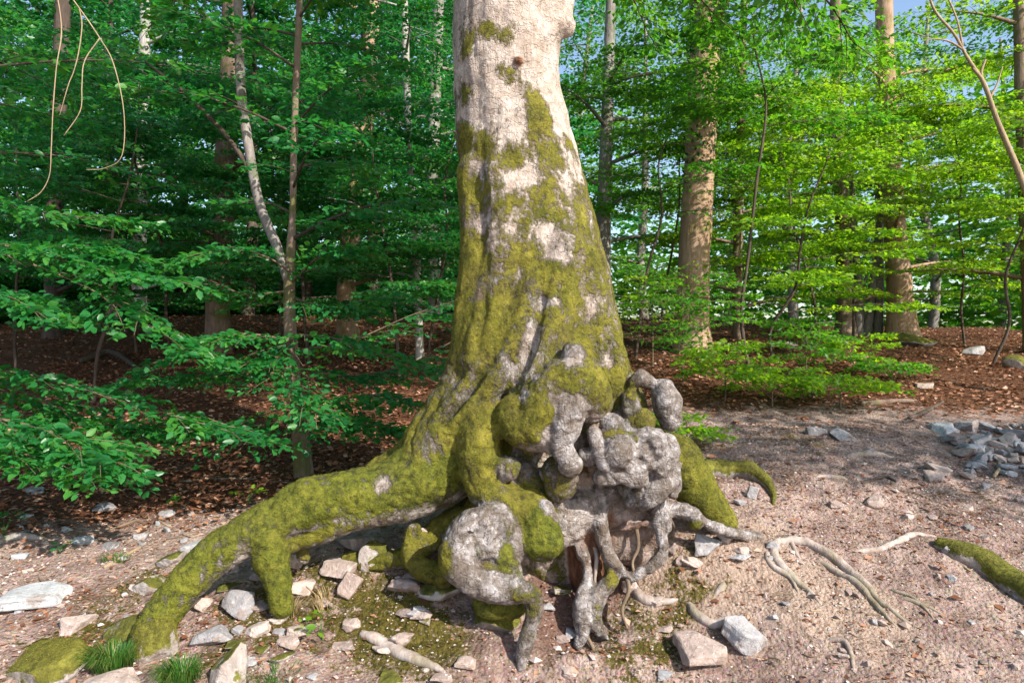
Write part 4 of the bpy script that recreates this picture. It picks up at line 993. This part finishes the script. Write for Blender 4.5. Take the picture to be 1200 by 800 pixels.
ang = rs.uniform(0, 6.28, n); V, F, r = place(T_FAR, p, np.stack([np.cos(ang), np.sin(ang), 0 * ang - .1], -1), UP + rs.normal(0, .9, (n, 3)), rs.uniform(.3, .5, n), rs.rand(n))
o = obj("distant_thicket", mesh_np("distant_thicket", V, F, M['leaf'], True, {"rnd": r}), kind="stuff"); tag(o, "light green far-off thicket beyond the sunny crest", "thicket")
# tree beside the path, outside the frame: shades the rubble
b = np.array([9.2, 1.6, float(ground_z(np.array([9.2]), np.array([1.6]))[0])])
tree("beech_tree", "beech standing beside the path, shading the rubble heap", b, [b + UP * 2, b + UP * 4.5, b + UP * 8], [.2, .18, .15, .06], 'bark_grey', 'leaf', 91, 4.2, 7.5, 12, 2.3, 9, 55, .14, sl=1.1)

# low shrubs on the slope behind the old beech
SHR = [(800,455,1.3,22,.85,"low beech shrub at the foot of the ivy-clad trunk"),(850,470,.6,11,.7,"low spreading green shrub on the leaf litter right of the knobs"),(905,478,.35,10,.7,"flat green seedling thicket beside the stone pair"),
       (945,448,.7,10,.6,"dark green seedling shrub in the middle of the slope"),(1000,440,.45,9,.65,"seedling shrub below the mossy mound"),(985,480,.28,8,.6,"creeping green seedlings beside the fallen branch"),
       (925,415,.5,9,.6,"small shrub before the pale stones on the slope"),(765,425,1.2,14,.75,"tall seedling close to the old beech's shoulder"),(805,520,.22,5,.22,"tiny green seedling beside the knobs"),(1045,450,.2,7,.5,"thin low shrub in the sunlit dead leaves")]
for i, (px, py, h, nb, bl, lab) in enumerate(SHR):
    b = G(px, py); rs = np.random.RandomState(500 + i)
    tree("beech_shrub", lab, b, [b + UP * h * .5, b + UP * h], [.010, .008, .004], 'twig', ('leaf', 'leaf_yellow', 'leaf_yellow')[i % 3], 520 + i, b[2] + h * .2, b[2] + h, nb, bl * (1.0 if h > .65 else .75), 5, 24, .075, jit=.7, rise=.55, sl=.36, flare=1.0, group="low shrubs on the slope", cat="shrub")
# little sprigs
for px, py, h, n, lm, lab in [(290,592,.13,5,'leaf_yellow',"small bright green sprig behind the great mossy root"),(378,752,.12,5,'leaf_yellow',"yellow-green sprig on the eroded bank below the root"),(5,628,.14,7,'leaf_cool',"green sprig on the stony ground before the dead leaves"),
                              (68,648,.05,4,'leaf_cool',"tiny teal sprig on bare stony ground"),(195,592,.06,4,'leaf',"tiny seedling in the litter margin")]:
    b = G(px, py); rs = np.random.RandomState(int(px)); t = thing("seedling", lab, "plant", b)
    mb = MB()
    for k in range(n):
        a = rs.uniform(0, 6.28); q = [b - UP * .02, b + UP * h * .6 + np.array([math.cos(a), math.sin(a), 0]) * h * .2, b + UP * h * rs.uniform(.7, 1.1) + np.array([math.cos(a), math.sin(a), 0]) * h * .5]
        V, F = tube(q, [.003, .002, .001], 4, 3); mb.add(V, F)
        L = spray_leaves(np.array([q[-1]]), nrm(np.array([[math.cos(a), math.sin(a), .2]])), np.array([.07]), 5, rs, .4, .1, .05)
        V, F, r = place(T_NEAR, *L); obj("leaf", mesh_np("leaf", V, F, M[lm], True, {"rnd": r}), t)
    obj("stem", mb.mesh("stem", M['grass']), t)
# bare forked twigs on the path side
b = gbase(1225, 9.0); t = thing("bare_sapling", "leaning pale sapling with bare forked twigs above the path", "tree", b)
for pp, w in [([(1225,430),(1210,260),(1195,205),(1170,145),(1153,98),(1140,80)],[10,8,7,6,5,3]),([(1153,100),(1150,85),(1155,70),(1162,85)][:3],[4,3,2]),([(1150,92),(1135,70),(1118,40),(1095,12),(1085,-20)],[4,4,3,3,2]),
              ([(1128,55),(1122,25),(1112,0)],[3,2,2]),([(1131,60),(1110,48),(1082,45)],[3,2,1]),([(1160,115),(1168,100),(1175,78)],[3,2,1])]:
    V, F = tube(px_path(9.0, *pp), px_rad(9.0, *w), 6, 5, .1, 5); obj("stem" if pp[0][0] == 1225 else "branch", mesh_np("stem", V, F, M['twig_pale']), t)

# ---------------------------------------------------------------- stones
def ico(sub):
    import bmesh
    bm = bmesh.new(); bmesh.ops.create_icosphere(bm, subdivisions=sub, radius=1.0)
    V = np.array([v.co[:] for v in bm.verts]); F = np.array([[v.index for v in f.verts] for f in bm.faces]); bm.free(); return V, F
ICO = {k: ico(k) for k in (1, 2, 3, 4)}
def hull(seed):
    import bmesh
    rs = np.random.RandomState(seed); bm = bmesh.new(); bmesh.ops.create_cube(bm, size=2.0)
    for _ in range(12):
        n = Vector(nrm(rs.normal(0, 1, 3)).tolist()); h = rs.uniform(.5, 1.0)
        bmesh.ops.bisect_plane(bm, geom=bm.verts[:] + bm.edges[:] + bm.faces[:], plane_co=n * h, plane_no=n, clear_outer=True)
        e = [q for q in bm.edges if q.is_boundary]
        if e: bmesh.ops.contextual_create(bm, geom=e)
    bmesh.ops.remove_doubles(bm, verts=bm.verts[:], dist=.06)
    bmesh.ops.bevel(bm, geom=bm.edges[:], offset=.11, segments=2, affect='EDGES', profile=.5)
    bmesh.ops.triangulate(bm, faces=bm.faces[:])
    bmesh.ops.subdivide_edges(bm, edges=[q for q in bm.edges if q.calc_length() > .45], cuts=2, use_grid_fill=True)
    bmesh.ops.triangulate(bm, faces=bm.faces[:]); bm.verts.index_update()
    V = np.array([v.co[:] for v in bm.verts]); F = np.array([[v.index for v in f.verts] for f in bm.faces]); bm.free(); return V, F
HULLS = [hull(k) for k in range(14)]
def rock_mesh(sx, sy, sz, mat, rs, sub=3, cuts=11, rough=.05):
    if mat in ('rock_verymoss', 'rock_moss') and sub == 3:
        V, F = ICO[4]; V = V.copy()
        for _ in range(cuts):
            n = nrm(rs.normal(0, 1, 3)); h = rs.uniform(.5, .85); e = V @ n - h; V = V - np.maximum(e, 0)[:, None] * n
        sm = True
    else:
        V, F = HULLS[rs.randint(len(HULLS))]; V = V.copy(); sm = False
    s = rs.uniform(0, 50)
    V = V * (1 + rough * 2.2 * fbm(V * 1.8 + s, 3) + .5 * rough * vnoise(V * 7 + s))[:, None]
    V = V / np.abs(V).max(0) * np.array([sx, sy, sz])
    return mesh_np("rock", V, F, M[mat], sm)
def rock(px, py, wpx, hpx, mat, label, seed, rot=0., tilt=0., deep=None, group=None, sink=.38, sub=3, rough=.05, cuts=11, d=None, name="rock"):
    rs = np.random.RandomState(seed); g = G(px, py + hpx * .3) if d is None else P(px, py, d)
    s = g[1] / FPX; sx = wpx * s / 2; sz = hpx * s / 2 * 1.1; sy = deep * s / 2 if deep else sx * rs.uniform(.65, .95)
    o = obj(name, rock_mesh(sx, sy, sz, mat, rs, sub, cuts, rough))
    o.location = g + (UP * sz * (1 - 2 * sink) if d is None else 0); o.rotation_euler = (rs.uniform(-.12, .12), tilt, rot)
    return tag(o, label, "rock", group)
ROCKS = [(824,762,60,36,'rock_pink',"pale flat-faced angular stone at the end of a thin root",3,.2,.05),(872,742,52,32,'rock_grey',"grey stone clasped by a thin bent root",4,.5,.2),
 (830,637,42,24,'rock_grey',"small squared block below the pale root stub",5,.1,0),(1022,587,42,18,'rock_pink',"low pale stone alone in the middle of the path",6,0,0),
 (1095,557,22,14,'rock_pink',"small pale stone in moss near the rubble heap",7,0,0),(1133,557,20,12,'rock_pink',"small flat stone between moss and rubble heap",8,0,0),(957,506,26,14,'rock_grey',"larger stone of the pair at the foot of the seedlings",9,0,0),
 (986,508,28,13,'rock_grey',"flatter stone of the pair at the foot of the seedlings",10,0,0),(38,694,84,26,'rock_blue',"broad flat blue-grey slab half buried in stony ground",11,.4,-.06),
 (245,744,50,22,'rock_grey',"pale grey flat stone between two mossy humps",12,.3,-.2),(284,708,46,26,'rock_grey',"pale rugged stone under the end of the mossy root",13,-.2,.1),(238,704,34,20,'rock_pink',"small pale stone tucked beside the root's leg",14,0,.1),
 (352,684,54,17,'rock_pink',"long thin slab bedded in the bank under the great root",15,.1,-.03),(437,652,38,44,'rock_moss',"upright pointed stone with moss under the great root",16,.3,.3),(474,683,46,18,'rock_pink',"thin slab bedded in the bank beside the looped root",17,.1,0),
 (408,690,26,34,'rock_pink',"leaning pale stone beside the dry grass",18,.2,.5),(430,632,70,22,'rock_pink',"wide ledge of pale stone in the shadow of the great root",20,0,.05),(518,690,60,20,'rock_moss',"dark mossy slab under the looped root",21,0,0),
 (345,655,40,20,'rock_pink',"pale stone ledge below the root's second leg",22,0,0),(400,668,50,16,'rock_pink',"flat bank stone between the pointed stone and the long slab",23,0,0),(580,722,62,34,'rock_verymoss',"rounded mossy stone under the loop's lower edge",24,.2,0),
 (60,772,100,50,'rock_verymoss',"big low boulder with dark green moss cap",25,.2,-.1),(125,800,80,30,'rock_pink',"bare tan boulder at the foot of the mossy bank",26,.3,0),(182,745,54,70,'rock_verymoss',"yellow-green mossy hump at the root's end",27,0,.1),
 (272,778,48,64,'rock_moss',"mossy knee-shaped stone beside the grass tuft",28,.5,.2),(150,735,54,24,'rock_moss',"flat stone edged with moss above the grass tuft",29,.3,-.3),(92,728,40,24,'rock_pink',"pale tilted stone on the slope below the blue-grey slab",30,.4,-.3),
 (200,655,34,14,'rock_moss',"dark mossy stone just behind the mossy root",31,.3,-.2),(228,640,30,15,'rock_grey',"flat pale stone touching the back of the mossy root",32,.3,-.3),(170,685,46,20,'rock_moss',"low mossy stone on the stony slope",33,.3,-.3),
 (100,632,30,10,'rock_blue',"thin blue-grey stone on the stony slope",34,0,-.1),(165,628,26,10,'rock_grey',"pale flat stone in front of the dead leaves",35,0,-.1),(130,640,22,10,'rock_grey',"small grey stone near the fallen twig",36,0,0),
 (24,650,26,12,'rock_blue',"small blue-grey stone above the broad slab",37,0,0),(45,575,26,10,'rock_blue',"blue-grey stone at the margin of the dead leaves",38,0,0),(125,594,26,10,'rock_grey',"flat stone lying in the litter margin",39,0,0),(195,602,20,9,'rock_grey',"small flat stone near the tiny seedling",40,0,0),
 (810,655,24,14,'rock_pink',"small pink stone under the squared block",41,0,0),(870,645,24,12,'rock_pink',"pale stone beside the creeping root",42,0,0),(850,630,20,14,'rock_pink',"little stone between stub and creeping root",43,0,0),(785,640,26,18,'rock_pink',"pale stone inside the bend of the hanging root",44,0,0),(795,660,22,12,'rock_pink',"flat chip of stone below the hanging root",45,0,0),
 (655,668,40,26,'rock_pink',"pale stone in the hollow left of the central root",46,0,.2),(740,690,24,12,'rock_pink',"small stone beside the forked root's foot",47,0,0),(868,588,18,10,'rock_grey',"small grey stone under the arched mossy root",48,0,0),(882,578,15,20,'rock_grey',"upright small stone at the arched root",49,0,.3),
 (1110,645,16,12,'rock_grey',"small grey stone on the mossy log",50,0,0),(980,590,18,9,'rock_pink',"small stone near the lone path stone",51,0,0),(470,405 + 345,34,16,'rock_pink',"pale stone beside the mossy pale root",52,0,0),(350,742,26,14,'rock_pink',"small pale stone by the yellow-green sprig",53,0,0),
 (300,735,30,16,'rock_pink',"pinkish stone below the rugged stone",54,0,0),(412,730,24,12,'rock_pink',"small stone low on the bank",55,0,0),(545,775,26,12,'rock_pink',"small pale stone beside the root's thin tail",56,0,0),(660,748,18,10,'rock_pink',"small stone in the reddish gully",57,0,0),(668,790,20,9,'rock_pink',"flat stone at the mouth of the gully",58,0,0),(780,790,22,8,'rock_blue',"flat bluish stone in the moss",59,0,0),
 (905,640,20,14,'rock_grey',"grey stone where the creeping root starts",60,0,0),(1140,410,30,12,'rock_grey',"stone on the crest right of the mossy mound",61,0,0),(925,402,26,14,'rock_grey',"pale stone under shrubs below the crest",62,0,0),(948,404,22,11,'rock_grey',"second pale stone under shrubs below the crest",63,0,0),(1068,398,60,22,'rock_verymoss',"mossy mound at the foot of the stout crest beech",64,0,0),(1085,452,24,9,'rock_pink',"pale stone in the sunlit dead leaves",65,0,0),(1190,425,30,24,'rock_verymoss',"dark mossy boulder near the crest path",66,0,0)]
for px, py, w, h, mat, lab, sd, rot, tilt in ROCKS: rock(px, py, w, h, mat, lab, sd, rot, tilt)
rock(499, 634, 22, 28, 'rock_pink', "pink stone wedged in the hollow of the low root", 19, .2, .3, d=4.5)
rs = np.random.RandomState(12); placed = []
for k in range(62):                      # rubble heap beside the path
    for _ in range(40):
        px = 1085 + 140 * rs.rand() ** .7; py = rs.uniform(498, 556)
        if py > 500 + (px - 1090) * .55: continue
        if all(abs(px - a) > 11 or abs(py - b_) > 6 for a, b_ in placed): break
    placed.append((px, py)); big = rs.rand() < .3
    rock(px, py, rs.uniform(22, 34) if big else rs.uniform(10, 20), rs.uniform(10, 15) if big else rs.uniform(6, 11), ('rock_blue', 'rock_grey', 'rock_grey', 'rock_pink')[k % 4],
         "angular stone in the grey rubble heap beside the path", 700 + k, rs.uniform(0, 3), rs.uniform(-.4, .4), group="stones of the rubble heap", sink=.36, sub=2, rough=.08, cuts=12)
for k in range(70):                      # loose stones scattered on the path and stony ground
    if k < 40: px, py = rs.uniform(890, 1195), rs.uniform(545, 795)
    else: px, py = rs.uniform(0, 230), rs.uniform(600, 740)
    rock(px, py, rs.uniform(7, 15), rs.uniform(4, 8), ('rock_pink', 'rock_pink', 'rock_grey')[k % 3] if k < 40 else ('rock_grey', 'rock_blue', 'rock_pink')[k % 3],
         "small loose stone lying on the trodden path" if k < 40 else "small loose stone on the stony ground before the dead leaves", 900 + k, rs.uniform(0, 3), rs.uniform(-.2, .2),
         group="loose stones on the path" if k < 40 else "loose stones on the stony ground", sub=2)

rsb = np.random.RandomState(71)
for k in range(46):                      # thin slabs bedded in the eroded bank
    px, py = rsb.uniform(250, 540), rsb.uniform(655, 795)
    if k > 32: px, py = rsb.uniform(640, 880), rsb.uniform(620, 780)
    rock(px, py, rsb.uniform(12, 34), rsb.uniform(5, 12), ('rock_pink', 'rock_moss', 'rock_grey', 'rock_pink')[k % 4], "thin flat stone bedded in the eroded bank among the roots", 1200 + k, rsb.uniform(-.4, .4), rsb.uniform(-.12, .12),
         group="flat stones in the eroded bank", sub=2, sink=.42, rough=.08)
# ---------------------------------------------------------------- fallen wood
def log(label, pp, w, mat, name="fallen_branch", noise=.2, lift=.5, sides=8):
    pts = []; rad = []
    for (px, py), q in zip(pp, w):
        g = G(px, py); r = q / FPX * g[1] / 2; pts.append(g + UP * r * lift); rad.append(r)
    V, F = tube(pts, rad, sides, 7, noise, 8); o = np.array(pts).mean(0)
    ob = obj(name, mesh_np(name, V - o, F, M[mat])); ob.location = o
    return tag(ob, label, "branch")
log("thick moss-covered log on the path edge", [(1098,638),(1120,648),(1150,662),(1180,684),(1225,712)], [16,26,34,36,38], 'rock_verymoss', "mossy_log", .18, .1, 14)
log("grey fallen branch on the stony ground", [(-10,640),(20,633),(48,632)], [9,10,6], 'bark_grey')
log("thin straw-coloured fallen twig on the stony slope", [(122,667),(145,655),(166,641)], [4,4,3], 'twig_pale')
log("thin dark twig lying before the dead leaves", [(125,624),(150,614),(163,611)], [3,4,3], 'twig')
log("dark broken branch propped on the leaf litter", [(1065,492),(1085,484),(1105,472)], [5,5,3], 'bark_dark')
log("brown branch half buried in dead leaves", [(1010,476),(1040,473),(1070,472)], [7,7,5], 'bark_brown')
log("dark rotting bough on the shaded leaf litter", [(60,385),(110,388),(150,392)], [10,10,8], 'bark_dark')
log("crooked dark branch on the shaded leaf litter", [(95,425),(130,415),(165,435)], [7,8,5], 'bark_dark')
log("long thin twig on the shaded litter behind the mossy root", [(210,565),(280,562),(350,568)], [3,3,2], 'twig')
log("pale stick lying on the path near the rubble heap", [(1165,560),(1172,548),(1168,540)], [4,4,3], 'twig_pale')
log("thin dark stick crossing the path", [(1010,568),(1035,560),(1050,566)], [3,4,3], 'bark_dark')
rsx = np.random.RandomState(61)
for k in range(26):
    px, py = (rsx.uniform(900, 1190), rsx.uniform(560, 790)) if k % 2 else (rsx.uniform(20, 220), rsx.uniform(590, 700))
    a = rsx.uniform(-.6, .6); l = rsx.uniform(10, 26)
    o = log("thin broken twig lying on bare ground", [(px, py), (px + l * .5 * math.cos(a), py + l * .5 * math.sin(a) + rsx.uniform(-2, 2)), (px + l * math.cos(a), py + l * math.sin(a))], [2.2, 2.2, 1.4], ('twig', 'twig_pale')[k % 3 == 0], "twig", .1, .6, 5)
    o["group"] = "broken twigs on bare ground"

# ---------------------------------------------------------------- grass tufts
def grass(px, py, n, h, spread, mat, label, seed, lean=(0, -.3)):
    rs = np.random.RandomState(seed); b = G(px, py); mb = MB(); t = thing("grass_tuft", label, "grass", b)
    for k in range(n):
        a = rs.uniform(0, 6.28); r = spread * math.sqrt(rs.rand()); x, y = b[0] + r * math.cos(a), b[1] + r * math.sin(a) * .6
        z = float(b[2]) - .03; l = h * rs.uniform(.5, 1.15); dv = np.array([math.cos(a) * .5 + lean[0], math.sin(a) * .5 + lean[1], 0]) * rs.uniform(.4, 1.3)
        p0 = np.array([x, y, z]); p1 = p0 + UP * l * .6 + dv * l * .25; p2 = p0 + UP * l * .85 + dv * l * .7; p3 = p0 + UP * l * .70 + dv * l * 1.1
        w = np.array([-math.sin(a + .6), math.cos(a + .6), 0]) * .0026
        V = np.array([p0 - w, p0 + w, p1 - w * .9, p1 + w * .9, p2 - w * .6, p2 + w * .6, p3]); F = [np.array([[0, 1, 3, 2], [2, 3, 5, 4]]), np.array([[4, 5, 6]])]
        mb.add(V, F, rnd=rs.rand())
    obj("blades", mb.mesh("blades", M[mat]), t, "stuff")
grass(132, 782, 520, .17, .10, 'grass', "thick green grass tuft under the mossy boulder", 1)
grass(212, 798, 460, .16, .10, 'grass', "green grass tuft in front of the mossy hump", 2)
grass(205, 712, 160, .08, .07, 'grass', "short grass fringe at the end of the mossy root", 3)
grass(135, 655, 120, .07, .10, 'grass', "sparse yellowish grass on the stony slope", 4)
grass(378, 712, 70, .16, .06, 'straw', "clump of dry straw-coloured grass on the bank", 5, (-.5, -.3))
grass(320, 795, 160, .09, .16, 'grass', "sparse grass at the foot of the bank", 6)
grass(340, 720, 50, .15, .05, 'straw', "wisp of dead grass beside the long slab", 7, (.3, -.3))

# ---------------------------------------------------------------- litter and chips
rs = np.random.RandomState(21)
def scatter(n, x0, x1, y0, y1): return rs.uniform(x0, x1, n), rs.uniform(y0, y1, n)
x, y = scatter(120000, -13, 13, 4.2, 18)
keep = (np.abs(x) < y * .85 + .8) & (rs.rand(len(x)) < np.clip(litter_amount(x, y) * 1.1 + .03, 0, 1) * np.where(y > 12, .6, 1)); x, y = x[keep], y[keep]
z = ground_z(x, y); n = len(x); a = rs.uniform(0, 6.28, n)
L = (np.stack([x, y, z + rs.uniform(.004, .022, n)], -1), np.stack([np.cos(a), np.sin(a), rs.normal(0, .25, n)], -1), UP + rs.normal(0, .35, (n, 3)), rs.uniform(.045, .085, n), np.clip(rs.rand(n) ** 1.3, 0, 1))
V, F, r = place(T_FAR, *L); o = obj("leaf_litter", mesh_np("leaf_litter", V, F, M['litter'], True, {"rnd": r}), kind="stuff")
tag(o, "reddish brown dead beech leaves carpeting the wood floor", "leaf litter")
x, y = scatter(70000, -4, 5.5, 2.9, 7.5); keep = (np.abs(x) < y * .8 + .4) & (rs.rand(len(x)) < .28 + .4 * sstep(0, .4, fbm(np.stack([x, y, 0 * x], -1) * 1.4, 2))); x, y = x[keep], y[keep]
z = ground_z(x, y); n = len(x); a = rs.uniform(0, 6.28, n)
L = (np.stack([x, y, z + rs.uniform(.001, .008, n)], -1), np.stack([np.cos(a), np.sin(a), rs.normal(0, .15, n)], -1), UP + rs.normal(0, .25, (n, 3)), np.exp(rs.normal(-3.85, .45, n)), np.clip(rs.rand(n) * 1.1, 0, 1))
V, F, r = place(T_FAR, *L); o = obj("leaf_litter", mesh_np("leaf_litter", V, F, M['litter'], True, {"rnd": r}), kind="stuff")
tag(o, "crumbled dead leaf scraps strewn over the trodden ground", "leaf litter")
n = 52000; x, y = scatter(n, -4, 5.5, 2.9, 7.5); fld = fbm(np.stack([x, y, 0 * x], -1) * 1.9 + 7, 2)
keep = (np.abs(x) < y * .8 + .4) & (rs.rand(n) < .45 + .6 * fld) & (litter_amount(x, y) < .6); x, y = x[keep], y[keep]; n = len(x); z = ground_z(x, y)
OV = np.array([[1, .2, 0], [-.9, .1, .1], [.1, .8, 0], [0, -.9, .1], [.1, 0, .55], [0, 0, -.5]], float); OF = np.array([[0,2,4],[2,1,4],[1,3,4],[3,0,4],[2,0,5],[1,2,5],[3,1,5],[0,3,5]])
sz = np.exp(rs.normal(-5.1, .55, n)); a = rs.uniform(0, 6.28, n)
V, F, r = place((OV, OF), np.stack([x, y, z + sz * .2], -1), np.stack([np.cos(a), np.sin(a), rs.normal(0, .2, n)], -1), UP + rs.normal(0, .3, (n, 3)), sz, rs.rand(n))
nm = N("stone_chips"); rr_ = nm.attr("rnd"); M['chips'] = nm.done(nm.bsdf(nm.ramp(rr_, [(0, (.16, .11, .09)), (.4, (.33, .25, .215)), (.75, (.42, .35, .32)), (1, (.50, .45, .43))]), .9))
o = obj("gravel", mesh_np("gravel", V, F, M['chips'], False, {"rnd": r}), kind="stuff"); tag(o, "small pinkish stone chips scattered over the bare ground", "gravel")
# moss strands on the ground where it is mossy
for o in list(C.objects):
    if o.type == 'MESH' and o.data.materials and o.data.materials[0] == M['rock_verymoss'] and (o.name.startswith("rock") or o.name.startswith("mossy_log") or o.name.startswith("root")):
        bpy.context.view_layer.update(); W = np.array(o.matrix_world); me = o.data
        VV = np.array([v.co[:] for v in me.vertices]) @ W[:3, :3].T + W[:3, 3]
        if VV[:, 1].min() > 8: continue
        FF = np.array([(list(p.vertices) + [p.vertices[-1]])[:4] for p in me.polygons]); vn_ = vnormals(VV, FF)
        if (vn_ * (VV - VV.mean(0))).sum() < 0: vn_ = -vn_
        w = sstep(-.15, .25, vn_[FF[:, 0], 2] * .6 + .35 * fbm(VV[FF[:, 0]] * 6, 2)) + 1e-6
        fz = fuzz(VV, FF, w, 5000, RS, .013, o.name.startswith("mossy_log"), "moss", None)
        par = o if o.name.startswith("rock") or o.name.startswith("mossy_log") else o
        fz.parent = par; fz.matrix_parent_inverse = o.matrix_world.inverted()
vn_ = np.tile(UP, (len(GV), 1)); gm = np.clip(mo + .35 * fbm(GV * 5, 2) - .42, 0, .3)
o = fuzz(GV, GF, gm[GF[:, 0]] * near[GF[:, 0]], 26000, RS, .013, False, "ground_moss", None); tag(o, "low green moss growing in patches on bare ground", "moss")
